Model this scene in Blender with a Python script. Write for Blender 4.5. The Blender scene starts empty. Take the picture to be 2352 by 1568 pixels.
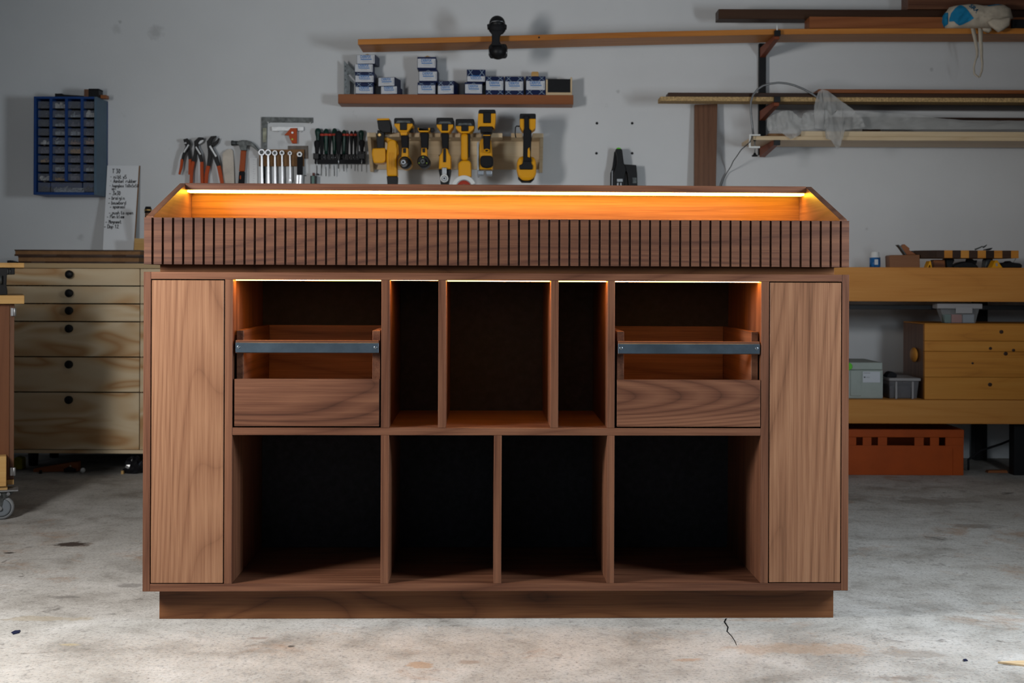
import bpy, bmesh, math, random
from mathutils import Vector, Matrix

random.seed(7)
scene = bpy.context.scene
COL = scene.collection

# ------------------------------------------------------------------ camera
F = 2950.0            # focal length in pixels of the 2352 px wide frame
HC = 0.825            # camera height
ROLL = 0.004
HORIZON = 645.0
cam_data = bpy.data.cameras.new('camera')
cam_data.sensor_fit = 'HORIZONTAL'
cam_data.sensor_width = 36.0
cam_data.lens = 36.0 * F / 2352.0
cam_data.shift_y = (HORIZON - 784.0) / 2352.0
cam_data.clip_start = 0.05
cam_data.dof.use_dof = True
cam_data.dof.focus_distance = 3.12
cam_data.dof.aperture_fstop = 7.5
camera = bpy.data.objects.new('camera', cam_data)
COL.objects.link(camera)
camera.matrix_world = Matrix.Translation((0, 0, HC)) @ Matrix.Rotation(math.pi / 2, 4, 'X') @ Matrix.Rotation(ROLL, 4, 'Z')
scene.camera = camera

# ------------------------------------------------------------------ world, lights, exposure
world = bpy.data.worlds.new('world')
scene.world = world
world.use_nodes = True
world.node_tree.nodes['Background'].inputs[0].default_value = (0.72, 0.86, 1.0, 1)
world.node_tree.nodes['Background'].inputs[1].default_value = 0.02

def area(name, loc, target, sx, sy, power, col, spread=180):
    d = bpy.data.lights.new(name, 'AREA')
    d.shape = 'RECTANGLE'
    d.size, d.size_y = sx, sy
    d.energy = power
    d.color = col
    d.spread = math.radians(spread)
    o = bpy.data.objects.new(name, d)
    COL.objects.link(o)
    o.location = loc
    o.rotation_euler = (Vector(target) - Vector(loc)).to_track_quat('-Z', 'Y').to_euler()
    return o

area('studio_softbox_left', (-1.78, 2.28, 1.28), (0.30, 2.95, 0.45), 0.45, 0.6, 62, (1.0, 0.98, 0.955))
area('studio_softbox_right', (1.90, 2.48, 1.18), (-0.30, 3.00, 0.45), 0.45, 0.6, 46, (0.84, 0.93, 1.0))
area('open_garage_door_daylight', (-0.9, -3.2, 2.0), (-0.7, 6.0, 2.1), 3.2, 2.0, 17, (0.62, 0.83, 1.0))

scene.cycles.adaptive_threshold = 0.03
scene.cycles.max_bounces = 4
scene.cycles.diffuse_bounces = 2
scene.cycles.glossy_bounces = 2
scene.cycles.transmission_bounces = 3
scene.cycles.transparent_max_bounces = 8
scene.view_settings.view_transform = 'Standard'
scene.view_settings.look = 'None'
scene.view_settings.exposure = 0.0
scene.view_settings.gamma = 1.0
scene.view_settings.use_curve_mapping = False

# ------------------------------------------------------------------ placing helpers
def unroll(px, py):
    dx, dy = px - 1176.0, py - HORIZON
    return dx + ROLL * dy, dy - ROLL * dx

def W(px, py, Y):
    """world x, z of the point seen at a photograph pixel, standing at distance Y"""
    a, b = unroll(px, py)
    return a * Y / F, HC - b * Y / F

def X_(px, Y): return (px - 1176.0) * Y / F
def S_(n, Y): return n * Y / F          # size of n pixels at distance Y

# ------------------------------------------------------------------ mesh helpers
class MB:
    def __init__(self):
        self.v, self.f, self.sm = [], [], []
    def add(self, vs, fs, smooth=False):
        o = len(self.v)
        self.v += [tuple(p) for p in vs]
        self.f += [tuple(i + o for i in q) for q in fs]
        self.sm += [smooth] * len(fs)
        return self
    def box(self, x0, x1, y0, y1, z0, z1):
        vs = [(x, y, z) for z in (z0, z1) for y in (y0, y1) for x in (x0, x1)]
        return self.add(vs, [(0, 2, 3, 1), (4, 5, 7, 6), (0, 1, 5, 4), (2, 6, 7, 3), (0, 4, 6, 2), (1, 3, 7, 5)])
    def prism(self, poly, y0, y1, axis='Y'):
        """poly of (x,z) extruded in y; axis X: poly of (y,z) extruded in x; axis Z: poly of (x,y) in z"""
        n = len(poly)
        area2 = sum(poly[i][0] * poly[(i + 1) % n][1] - poly[(i + 1) % n][0] * poly[i][1] for i in range(n))
        if area2 < 0: poly = poly[::-1]
        def p3(p, t):
            return {'Y': (p[0], t, p[1]), 'X': (t, p[0], p[1]), 'Z': (p[0], p[1], t)}[axis]
        vs = [p3(p, y0) for p in poly] + [p3(p, y1) for p in poly]
        fs = [tuple(range(n)), tuple(range(2 * n - 1, n - 1, -1))]
        fs += [(i, i + n, (i + 1) % n + n, (i + 1) % n) for i in range(n)]
        if axis != 'Y': fs = [q[::-1] for q in fs]
        return self.add(vs, fs)
    def px(self, pts, Y, thick, tf=None):
        """outline given in photograph pixels, standing at distance Y, real thickness behind it"""
        if tf: pts = [tf(*p) for p in pts]
        return self.prism([W(p[0], p[1], Y) for p in pts], Y, Y + thick)
    def ribbon(self, pts, widths, Y, thick, tf=None, k=1.0):
        if tf: pts = [tf(*p) for p in pts]
        P = [Vector(W(p[0], p[1], Y)) for p in pts]
        L, R = [], []
        for i, p in enumerate(P):
            d = (P[min(i + 1, len(P) - 1)] - P[max(i - 1, 0)]).normalized()
            n = Vector((-d.y, d.x)) * (S_(widths[i] * k, Y) / 2)
            L.append(tuple(p + n)); R.append(tuple(p - n))
        n = len(L)
        ring = L + R[::-1]
        N = 2 * n
        vs = [(q[0], Y, q[1]) for q in ring] + [(q[0], Y + thick, q[1]) for q in ring]
        fs = []
        for i in range(n - 1):
            a, b, c, d = i, i + 1, N - 2 - i, N - 1 - i
            fs.append((a, b, c, d)); fs.append((d + N, c + N, b + N, a + N))
        fs += [(i, i + N, (i + 1) % N + N, (i + 1) % N) for i in range(N)]
        return self.add(vs, fs)
    def cyl(self, p0, p1, r0, r1=None, n=20, cap=True):
        r1 = r0 if r1 is None else r1
        p0, p1 = Vector(p0), Vector(p1)
        d = (p1 - p0).normalized()
        a = d.orthogonal().normalized(); b = d.cross(a)
        vs = []
        for p, r in ((p0, r0), (p1, r1)):
            for i in range(n):
                t = 2 * math.pi * i / n
                vs.append(p + (a * math.cos(t) + b * math.sin(t)) * r)
        self.add(vs, [(i, (i + 1) % n, (i + 1) % n + n, i + n) for i in range(n)], True)
        if cap: self.add(vs, [tuple(range(n - 1, -1, -1)), tuple(range(n, 2 * n))])
        return self
    def lathe(self, p0, d, prof, n=24):
        """prof: list of (distance along d, radius)"""
        p0, d = Vector(p0), Vector(d).normalized()
        a = d.orthogonal().normalized(); b = d.cross(a)
        vs = []
        for h, r in prof:
            for i in range(n):
                t = 2 * math.pi * i / n
                vs.append(p0 + d * h + (a * math.cos(t) + b * math.sin(t)) * max(r, 1e-5))
        fs = []
        for k in range(len(prof) - 1):
            fs += [(k * n + i, k * n + (i + 1) % n, (k + 1) * n + (i + 1) % n, (k + 1) * n + i) for i in range(n)]
        self.add(vs, fs, True)
        m = (len(prof) - 1) * n
        return self.add(vs, [tuple(range(n - 1, -1, -1)), tuple(range(m, m + n))])
    def tube(self, path, r, n=10):
        P = [Vector(p) for p in path]
        rs = r if isinstance(r, (list, tuple)) else [r] * len(P)
        vs = []; up = None
        for i, p in enumerate(P):
            d = (P[min(i + 1, len(P) - 1)] - P[max(i - 1, 0)]).normalized()
            if up is None: up = d.orthogonal().normalized()
            up = (up - d * up.dot(d)).normalized(); b = d.cross(up)
            for k in range(n):
                t = 2 * math.pi * k / n
                vs.append(p + (up * math.cos(t) + b * math.sin(t)) * rs[i])
        fs = []
        for i in range(len(P) - 1):
            fs += [(i * n + k, i * n + (k + 1) % n, (i + 1) * n + (k + 1) % n, (i + 1) * n + k) for k in range(n)]
        self.add(vs, fs, True)
        m = (len(P) - 1) * n
        return self.add(vs, [tuple(range(n - 1, -1, -1)), tuple(range(m, m + n))])
    def ball(self, c, rx, ry, rz, n=20, m=12):
        vs = []; fs = []
        for j in range(m + 1):
            ph = math.pi * j / m
            for i in range(n):
                t = 2 * math.pi * i / n
                vs.append((c[0] + rx * math.sin(ph) * math.cos(t), c[1] + ry * math.sin(ph) * math.sin(t), c[2] + rz * math.cos(ph)))
        for j in range(m):
            fs += [(j * n + i, (j + 1) * n + i, (j + 1) * n + (i + 1) % n, j * n + (i + 1) % n) for i in range(n)]
        return self.add(vs, fs, True)
    def build(self, name, mat, parent=None, bevel=0.0, seg=2, origin=None, smooth=None):
        """one mesh object; vertices are world coordinates unless the parent is turned (then its own)"""
        if parent is not None:
            off = Vector((0, 0, 0)) if parent.get('_local') else Vector(parent.get('_base', (0, 0, 0)))
        else:
            off = Vector(origin) if origin is not None else self.base()
        me = bpy.data.meshes.new(name)
        bm = bmesh.new()
        bv = [bm.verts.new(Vector(p) - off) for p in self.v]
        for q, s in zip(self.f, self.sm):
            try:
                fc = bm.faces.new([bv[i] for i in q]); fc.smooth = s
            except ValueError:
                pass
        bmesh.ops.remove_doubles(bm, verts=bm.verts, dist=1e-6)
        bmesh.ops.recalc_face_normals(bm, faces=bm.faces)
        if bevel:
            es = [e for e in bm.edges if len(e.link_faces) == 2 and e.calc_face_angle(0) > 0.6]
            bmesh.ops.bevel(bm, geom=es, offset=bevel, segments=seg, affect='EDGES', profile=0.5, clamp_overlap=True)
        if smooth is not None:
            for fc in bm.faces: fc.smooth = smooth
        bm.to_mesh(me); bm.free()
        me.materials.append(mat)
        o = bpy.data.objects.new(name, me)
        COL.objects.link(o)
        if parent is not None:
            o.parent = parent
            if parent.get('_local'): o['_local'] = 1
            else: o['_base'] = tuple(off)
        else:
            o.location = off
            o['_base'] = tuple(off)
        return o
    def base(self):
        xs = [p[0] for p in self.v]; ys = [p[1] for p in self.v]; zs = [p[2] for p in self.v]
        return Vector(((min(xs) + max(xs)) / 2, (min(ys) + max(ys)) / 2, min(zs)))

def tag(o, label, cat, group=None, kind=None):
    o['label'] = label; o['category'] = cat
    if group: o['group'] = group
    if kind: o['kind'] = kind
    return o

def thing(name, label, cat, loc, group=None, rotz=0.0, local=False):
    o = bpy.data.objects.new(name, None)
    o.empty_display_size = 0.05
    COL.objects.link(o)
    o.location = loc
    o.rotation_euler = (0, 0, rotz)
    if local: o['_local'] = 1
    else: o['_base'] = tuple(loc)
    return tag(o, label, cat, group)

def B(*a): return MB().box(*a)

# ------------------------------------------------------------------ materials
class NT:
    def __init__(self, name):
        self.m = bpy.data.materials.new(name)
        self.m.use_nodes = True
        self.t = self.m.node_tree
        self.b = self.t.nodes['Principled BSDF']
        self.out = self.t.nodes['Material Output']
    def n(self, typ, **kw):
        nd = self.t.nodes.new('ShaderNode' + typ)
        for k, v in kw.items(): setattr(nd, k, v)
        return nd
    def l(self, a, b): self.t.links.new(a, b)
    def math(self, op, a, b=None, clamp=False):
        nd = self.n('Math', operation=op); nd.use_clamp = clamp
        for i, x in enumerate((a, b)):
            if x is None: continue
            if isinstance(x, (int, float)): nd.inputs[i].default_value = x
            else: self.l(x, nd.inputs[i])
        return nd.outputs[0]
    def mixc(self, fac, a, b, mode='MIX'):
        nd = self.n('Mix', data_type='RGBA', blend_type=mode)
        for s, x in ((0, fac), (6, a), (7, b)):
            if isinstance(x, (int, float)): nd.inputs[s].default_value = x
            elif isinstance(x, tuple): nd.inputs[s].default_value = (*x, 1)
            else: self.l(x, nd.inputs[s])
        return nd.outputs[2]
    def ramp(self, fac, stops, interp='LINEAR'):
        nd = self.n('ValToRGB'); nd.color_ramp.interpolation = interp
        el = nd.color_ramp.elements
        while len(el) < len(stops): el.new(0.5)
        for e, (p, c) in zip(el, stops):
            e.position = p; e.color = (*c, 1) if isinstance(c, tuple) else (c, c, c, 1)
        self.l(fac, nd.inputs[0])
        return nd.outputs[0]
    def noise(self, vec, scale, detail=3.0, rough=0.5, dist=0.0):
        nd = self.n('TexNoise')
        nd.inputs['Scale'].default_value = scale
        nd.inputs['Detail'].default_value = detail
        nd.inputs['Roughness'].default_value = rough
        nd.inputs['Distortion'].default_value = dist
        if vec is not None: self.l(vec, nd.inputs['Vector'])
        return nd.outputs[0]
    def mapping(self, vec, scale=(1, 1, 1), loc=(0, 0, 0)):
        nd = self.n('Mapping')
        nd.inputs['Scale'].default_value = scale
        nd.inputs['Location'].default_value = loc
        self.l(vec, nd.inputs['Vector'])
        return nd.outputs[0]
    def bump(self, h, strength, dist=0.002):
        nd = self.n('Bump')
        nd.inputs['Strength'].default_value = strength
        nd.inputs['Distance'].default_value = dist
        self.l(h, nd.inputs['Height'])
        self.l(nd.outputs[0], self.b.inputs['Normal'])

def wood(name, axis, cols, along=0.55, across=7.0, rings=9.0, wts=(0.45, 0.35, 0.2), streak=55.0, pore=380.0,
         rough=0.45, rnd=True, offset=(0, 0, 0), dist=0.35, spec=0.22, bump=0.12, band=0.7, rpow=0.4):
    """grain: contour lines of a noise stretched along one axis, streaks and pores on top"""
    t = NT(name)
    tc = t.n('TexCoord').outputs['Object']
    if rnd:
        oi = t.n('ObjectInfo').outputs['Random']
        mul = t.math('MULTIPLY', oi, 37.0)
        cb = t.n('CombineXYZ')
        for i in range(3): t.l(mul, cb.inputs[i])
        add = t.n('VectorMath', operation='ADD')
        t.l(tc, add.inputs[0]); t.l(cb.outputs[0], add.inputs[1])
        tc = add.outputs[0]
    def sc(g, p):
        return {'X': (g, p, p), 'Y': (p, g, p), 'Z': (p, p, g)}[axis]
    n1 = t.noise(t.mapping(tc, sc(along, across), offset), 1.0, 1.0, 0.35, dist)
    ring = t.math('PINGPONG', t.math('MULTIPLY', n1, rings), 0.5)
    ring = t.math('POWER', t.math('MULTIPLY', ring, 2.0), rpow)
    n2 = t.noise(t.mapping(tc, sc(1.1, streak), offset), 1.0, 5.0, 0.65, 0.15)
    n2 = t.math('ADD', t.math('MULTIPLY', t.math('SUBTRACT', n2, 0.5), 1.9), 0.5)
    n3 = t.noise(t.mapping(tc, sc(9.0, pore), offset), 1.0, 2.0, 0.5, 0.0)
    n3 = t.math('ADD', t.math('MULTIPLY', t.math('SUBTRACT', n3, 0.5), 1.6), 0.5)
    n4 = t.noise(t.mapping(tc, sc(0.5, across * 0.7), (3, 7, 5)), 1.0, 2.0, 0.5, 0.2)
    fac = t.math('ADD', t.math('MULTIPLY', ring, wts[0]), t.math('MULTIPLY', n2, wts[1]))
    fac = t.math('ADD', fac, t.math('MULTIPLY', n3, wts[2]))
    fac = t.math('ADD', fac, t.math('MULTIPLY', t.math('SUBTRACT', n4, 0.5), band), clamp=True)
    c = t.ramp(fac, [(0.12, cols[0]), (0.48, cols[1]), (0.85, cols[2])])
    t.l(c, t.b.inputs['Base Color'])
    t.b.inputs['Roughness'].default_value = rough
    t.b.inputs['Specular IOR Level'].default_value = spec
    if bump: t.bump(fac, bump, 0.0015)
    return t.m

def plain(name, col, rough=0.5, metal=0.0, spec=0.22, var=0.0, vscale=30.0, bump=0.0):
    t = NT(name)
    t.b.inputs['Base Color'].default_value = (*col, 1)
    t.b.inputs['Roughness'].default_value = rough
    t.b.inputs['Metallic'].default_value = metal
    t.b.inputs['Specular IOR Level'].default_value = spec
    if var or bump:
        tc = t.n('TexCoord').outputs['Object']
        n = t.noise(tc, vscale, 4.0, 0.6)
        if var:
            lo = tuple(max(0, x * (1 - var)) for x in col); hi = tuple(min(1, x * (1 + var)) for x in col)
            t.l(t.ramp(n, [(0.3, lo), (0.7, hi)]), t.b.inputs['Base Color'])
        if bump: t.bump(n, bump, 0.002)
    return t.m

def glow(name, col, strength):
    t = NT(name)
    t.b.inputs['Base Color'].default_value = (0.9, 0.85, 0.75, 1)
    t.b.inputs['Emission Color'].default_value = (*col, 1)
    t.b.inputs['Emission Strength'].default_value = strength
    return t.m

def film(name, col, alpha, rough=0.35):
    t = NT(name)
    tr = t.n('BsdfTransparent'); tr.inputs[0].default_value = (0.95, 0.95, 0.95, 1)
    mx = t.n('MixShader'); mx.inputs[0].default_value = alpha
    t.b.inputs['Base Color'].default_value = (*col, 1)
    t.b.inputs['Roughness'].default_value = rough
    t.l(tr.outputs[0], mx.inputs[1]); t.l(t.b.outputs[0], mx.inputs[2])
    t.l(mx.outputs[0], t.out.inputs['Surface'])
    return t.m

WAL = ((0.036, 0.013, 0.0075), (0.102, 0.041, 0.0225), (0.188, 0.084, 0.046))
WAS = ((0.026, 0.0095, 0.006), (0.074, 0.030, 0.018), (0.145, 0.063, 0.035))
WALL_ = ((0.080, 0.033, 0.016), (0.200, 0.093, 0.049), (0.305, 0.160, 0.088))
M = {}
M['wal_x'] = wood('walnut_grain_across', 'X', WAL, along=0.35, across=5, rings=22, dist=0.15, wts=(0.30, 0.45, 0.25))
M['wal_y'] = wood('walnut_grain_deep', 'Y', WAL, along=0.4, across=5, rings=18, dist=0.15, wts=(0.30, 0.45, 0.25))
M['wal_z'] = wood('walnut_grain_upright', 'Z', WAL, along=0.3, across=5, rings=18, dist=0.1, wts=(0.28, 0.47, 0.25))
M['wal_door'] = wood('walnut_door_veneer', 'Z', WALL_, spec=0.3, along=0.22, across=2.4, rings=60, wts=(0.28, 0.44, 0.28), streak=95, rough=0.40, dist=0.1, band=0.3)
M['wal_slat'] = wood('walnut_slat_front', 'X', WAS, along=0.45, across=5.0, rings=20, wts=(0.30, 0.45, 0.25), rnd=False, offset=(1.3, 0.2, 0.6), rough=0.55, dist=0.2, band=1.1)
M['wal_drawer'] = wood('walnut_drawer_front', 'X', WAL, along=0.5, across=4.5, rings=30, wts=(0.40, 0.38, 0.22), dist=0.2)
M['wal_plinth'] = wood('walnut_plinth', 'X', ((0.045, 0.015, 0.006), (0.125, 0.047, 0.018), (0.20, 0.085, 0.034)), along=1.6, across=6.0, rings=6, dist=0.8, wts=(0.38, 0.4, 0.22))
M['black_back'] = plain('black_back_panel', (0.017, 0.017, 0.020), 0.75, var=0.3, vscale=60)
M['gap'] = plain('black_reveal', (0.006, 0.006, 0.006), 0.8)
M['blue_steel'] = plain('blued_steel', (0.085, 0.115, 0.145), 0.38, 0.75, var=0.25, vscale=14)
M['screw'] = plain('screw_steel', (0.20, 0.23, 0.26), 0.35, 0.9)
M['led_tray'] = glow('warm_led_tray', (1.0, 0.50, 0.026), 40)
M['led_bay'] = glow('warm_led_bay', (1.0, 0.42, 0.07), 32)
M['alu'] = plain('led_channel_aluminium', (0.5, 0.5, 0.5), 0.4, 0.9)
# ------------------------------------------------------------------ room shell
YW = 6.05
def wall_material():
    t = NT('white_painted_wall')
    tc = t.n('TexCoord').outputs['Object']
    a = t.noise(tc, 1.3, 4, 0.6); b = t.noise(tc, 26, 5, 0.65); c = t.noise(t.mapping(tc, (1.0, 1, 2.2)), 3.0, 3, 0.6)
    col = t.ramp(a, [(0.25, (0.62, 0.63, 0.64)), (0.75, (0.70, 0.71, 0.72))])
    smudge = t.ramp(t.math('MULTIPLY', b, t.math('MULTIPLY', c, 2.0)), [(0.16, 0.86), (0.26, 1.0)])
    col = t.mixc(1.0, col, smudge, 'MULTIPLY')
    wobw = t.math('MULTIPLY', t.math('SUBTRACT', t.noise(tc, 40.0, 3, 0.6), 0.5), 1.6)
    for px, py, r, amt in ((358, 75, 0.045, 0.35), (268, 66, 0.03, 0.22), (276, 50, 0.01, 0.4), (2140, 160, 0.012, 0.35), (1420, 210, 0.012, 0.35), (185, 545, 0.022, 0.3), (1990, 525, 0.012, 0.3), (430, 395, 0.010, 0.3)):
        x, z = W(px, py, YW)
        m = t.mapping(tc, (1 / r, 0, 1 / r), (-x / r, 0, -z / r))
        ln = t.n('VectorMath', operation='LENGTH'); t.l(m, ln.inputs[0])
        dd = t.math('ADD', ln.outputs['Value'], wobw)
        col = t.mixc(t.ramp(dd, [(0.3, amt), (0.95, 0.0)]), col, (0.25, 0.25, 0.25))
    t.l(col, t.b.inputs['Base Color'])
    t.b.inputs['Roughness'].default_value = 0.85
    t.b.inputs['Specular IOR Level'].default_value = 0.2
    t.bump(t.noise(tc, 90, 4, 0.6), 0.15, 0.003)
    return t.m

def floor_material():
    t = NT('stained_concrete')
    tc = t.n('TexCoord').outputs['Object']
    big = t.noise(tc, 0.9, 3, 0.6, 0.4)
    mid = t.noise(tc, 5.0, 5, 0.65, 0.3)
    fine = t.noise(tc, 130.0, 4, 0.7)
    col = t.ramp(mid, [(0.28, (0.20, 0.185, 0.165)), (0.48, (0.40, 0.385, 0.36)), (0.72, (0.55, 0.535, 0.515))])
    col = t.mixc(t.ramp(big, [(0.35, 0.0), (0.7, 0.55)]), col, (0.36, 0.335, 0.30))
    # rusty and dark stains with shapes of their own
    rust = t.ramp(t.math('MULTIPLY', t.noise(tc, 7.0, 5, 0.7, 0.8), t.noise(tc, 1.7, 2)), [(0.30, 0.0), (0.42, 0.6)])
    col = t.mixc(rust, col, (0.30, 0.17, 0.09))
    oil = t.ramp(t.noise(tc, 11.0, 4, 0.65, 0.5), [(0.31, 0.8), (0.385, 0.0)])
    oil = t.math('MULTIPLY', oil, t.ramp(t.noise(tc, 1.1, 2), [(0.44, 0.0), (0.58, 1.0)]))
    col = t.mixc(oil, col, (0.10, 0.09, 0.08))
    sp = t.ramp(fine, [(0.30, 0.42), (0.46, 0.95), (0.62, 1.0), (0.75, 1.45)])
    grit = t.ramp(t.noise(tc, 34.0, 5, 0.7), [(0.28, 0.62), (0.45, 1.0), (0.7, 1.06)])
    col = t.mixc(1.0, col, grit, 'MULTIPLY')
    col = t.mixc(1.0, col, sp, 'MULTIPLY')
    wobble = t.math('SUBTRACT', t.noise(tc, 14.0, 5, 0.65), 0.5)
    def blot(x, y, rx, ry, colr, amt, wob=0.9):
        nonlocal col
        m = t.mapping(tc, (1 / rx, 1 / ry, 0), (-x / rx, -y / ry, 0))
        ln = t.n('VectorMath', operation='LENGTH'); t.l(m, ln.inputs[0])
        d = t.math('ADD', ln.outputs['Value'], t.math('MULTIPLY', wobble, wob * 2.6))
        col = t.mixc(t.ramp(d, [(0.55, amt), (0.85, 0.0)]), col, colr)
    for a in BLOTS: blot(*a)
    t.l(col, t.b.inputs['Base Color'])
    t.l(t.ramp(mid, [(0.3, 0.62), (0.7, 0.85)]), t.b.inputs['Roughness'])
    t.b.inputs['Specular IOR Level'].default_value = 0.3
    h = t.math('ADD', t.math('MULTIPLY', fine, 0.6), t.math('MULTIPLY', t.noise(tc, 38, 5, 0.65), 0.9))
    t.bump(h, 0.6, 0.004)
    return t.m

def floor_pt(px, py):
    a, b = unroll(px, py)
    Y = HC * F / b
    return a * Y / F, Y

BLOTS = []
for px, py, rx, ry, colr, amt in (
        (163, 1251, 0.075, 0.050, (0.035, 0.020, 0.014), 0.95), (22, 1269, 0.025, 0.02, (0.03, 0.02, 0.015), 0.9),
        (300, 1345, 0.05, 0.03, (0.14, 0.13, 0.12), 0.6), (150, 1371, 0.05, 0.02, (0.13, 0.12, 0.11), 0.6),
        (968, 1525, 0.035, 0.03, (0.33, 0.19, 0.09), 0.6), (1080, 1520, 0.03, 0.02, (0.25, 0.17, 0.12), 0.5),
        (590, 1465, 0.05, 0.02, (0.20, 0.13, 0.10), 0.55), (668, 1484, 0.012, 0.012, (0.04, 0.035, 0.03), 0.8),
        (2085, 1500, 0.10, 0.05, (0.22, 0.19, 0.16), 0.5), (2060, 1556, 0.06, 0.03, (0.15, 0.12, 0.10), 0.6),
        (2240, 1208, 0.10, 0.05, (0.14, 0.12, 0.10), 0.55), (2150, 1150, 0.18, 0.12, (0.16, 0.14, 0.12), 0.5),
        (1870, 1490, 0.25, 0.06, (0.36, 0.22, 0.12), 0.35), (1575, 1515, 0.04, 0.02, (0.36, 0.20, 0.10), 0.5),
        (110, 1420, 0.12, 0.03, (0.30, 0.24, 0.15), 0.45), (160, 1480, 0.03, 0.012, (0.42, 0.33, 0.15), 0.4)):
    x, y = floor_pt(px, py)
    BLOTS.append((x, y, rx, ry, colr, amt))

M['floor'] = floor_material()
M['wall'] = wall_material()
fl = B(-5.5, 5.5, -5.0, YW + 0.2, -0.06, 0.0).build('floor', M['floor'], origin=(0, 0, 0)); fl['kind'] = 'structure'
wb = B(-5.5, 5.5, YW, YW + 0.2, -0.06, 3.4).build('wall_back', M['wall'], origin=(0, 0, 0)); wb['kind'] = 'structure'
wl = B(-5.7, -5.5, -5.0, YW + 0.2, -0.06, 3.4).build('wall_left', M['wall'], origin=(0, 0, 0)); wl['kind'] = 'structure'
wr = B(5.5, 5.7, -5.0, YW + 0.2, -0.06, 3.4).build('wall_right', M['wall'], origin=(0, 0, 0)); wr['kind'] = 'structure'
M['ceiling'] = plain('ceiling_board', (0.42, 0.41, 0.40), 0.9)
ce = B(-5.7, 5.7, -5.0, YW + 0.2, 3.4, 3.5).build('ceiling', M['ceiling'], origin=(0, 0, 0)); ce['kind'] = 'structure'
# ------------------------------------------------------------------ walnut record cabinet and tray (main subject)
ALPHA = math.asin(0.0223)
CAB = (-0.8836, 3.081, 0.0)
cab = thing('record_cabinet', 'long walnut cabinet with open bays, two plain end doors and two open-front drawers', 'cabinet', CAB, rotz=ALPHA, local=True)
WD, DP = 1.703, 0.44
Z0, Z1 = 0.0765, 0.8435
ZS0, ZS1 = 0.4520, 0.4700       # middle shelf
ZB = 0.0947                     # top of the bottom board
ZT = 0.8262                     # underside of the top board
BV = 0.0007
def cbox(name, u0, u1, v0, v1, z0, z1, m, parent=cab, bevel=BV):
    return B(u0, u1, v0, v1, z0, z1).build(name, M[m], parent, bevel=bevel, seg=1)
cbox('side_panel', 0, 0.0175, 0, DP, Z0, Z1, 'wal_z')
cbox('side_panel', 1.6858, WD, 0, DP, Z0, Z1, 'wal_z')
cbox('top_board', 0.0177, 1.6856, 0, DP, ZT, Z1, 'wal_x')
cbox('bottom_board', 0.0177, 1.6856, 0, DP, Z0, ZB, 'wal_x')
cbox('middle_shelf', 0.2132, 1.4888, 0.001, DP - 0.02, ZS0, ZS1, 'wal_x')
cbox('back_panel', 0.0177, 1.6856, DP - 0.018, DP, ZB + 0.0002, ZT - 0.0002, 'black_back')
dv = DP - 0.0185
for u0, u1, z0, z1 in ((0.1945, 0.213, ZB, ZT), (1.489, 1.5078, ZB, ZT),
                       (0.5695, 0.5890, ZS1, ZT), (0.7066, 0.7250, ZS1, ZT), (0.9782, 0.9966, ZS1, ZT), (1.1157, 1.1332, ZS1, ZT),
                       (0.5695, 0.5890, ZB, ZS0), (0.8420, 0.8606, ZB, ZS0), (1.1157, 1.1335, ZB, ZS0)):
    cbox('partition', u0, u1, 0.0005, dv, z0 + 0.0001, z1 - 0.0001, 'wal_z')
# doors with their dark reveals
for u0, u1 in ((0.0177, 0.1943), (1.508, 1.6856)):
    cbox('door_rebate', u0, u1, 0.022, 0.03, ZB + 0.0002, ZT - 0.0002, 'gap', bevel=0)
    cbox('door', u0 + 0.0022, u1 - 0.0022, -0.0005, 0.0185, ZB + 0.0022, ZT - 0.0025, 'wal_door')
# base plinth
cbox('plinth', 0.03, 1.679, 0.042, DP - 0.03, 0.0, Z0 - 0.0002, 'wal_plinth')
# warm light strips under the top board, one per bay
for i, (u0, u1, drop) in enumerate(((0.2165, 0.566, 0.0022), (0.5905, 0.705, 0.0009), (0.7265, 0.9767, 0.0022), (0.998, 1.1142, 0.0022), (1.1345, 1.4875, 0.0022))):
    ch = cbox('light_channel', u0, u1, 0.012, 0.043, ZT - 0.0006, ZT - 0.0001, 'alu', bevel=0)
    cbox('light_strip', u0 + 0.001, u1 - 0.001, 0.013, 0.041, ZT - 0.0006 - drop, ZT - 0.0007, 'led_bay', parent=ch, bevel=0)
# drawers with a low front, an open middle and a steel-faced rail
for u0, u1, s in ((0.2178, 0.5650, 1), (1.1390, 1.4872, -1)):
    dr = cbox('drawer', u0, u1, 0.0, 0.018, 0.4735, 0.5868, 'wal_drawer')
    dr['label'] = 'low walnut drawer front with straight dark grain'
    side_u = ((u0 + 0.0015, u0 + 0.0185), (u1 - 0.0185, u1 + (0.0005 if s > 0 else -0.002)))
    for a, b in side_u:
        cbox('drawer_side', a, b, 0.019, 0.40, 0.4755, 0.7035, 'wal_y', parent=dr)
    cbox('drawer_back', side_u[0][1] + 0.0003, side_u[1][0] - 0.0003, 0.384, 0.40, 0.4875, 0.7035, 'wal_x', parent=dr)
    cbox('drawer_bottom', side_u[0][1] + 0.0003, side_u[1][0] - 0.0003, 0.019, 0.383, 0.4760, 0.4870, 'wal_x', parent=dr)
    cbox('rail', u0 + 0.002, u1 - 0.0018, 0.0025, 0.0185, 0.6490, 0.6800, 'wal_x', parent=dr)
    fp = cbox('steel_face', u0 + 0.002, u1 - 0.0018, 0.0, 0.0024, 0.6505, 0.6745, 'blue_steel', parent=dr)
    fp['label'] = 'blue-grey blued steel strip'
    for uu in (u0 + 0.0095, u1 - 0.0095):
        MB().lathe((uu, 0.0001, 0.6635), (0, -1, 0), [(0, 0.0042), (0.0008, 0.0038), (0.0011, 0.002), (0.0006, 0.0008)], 14).build('screw', M['screw'], dr)

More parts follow.
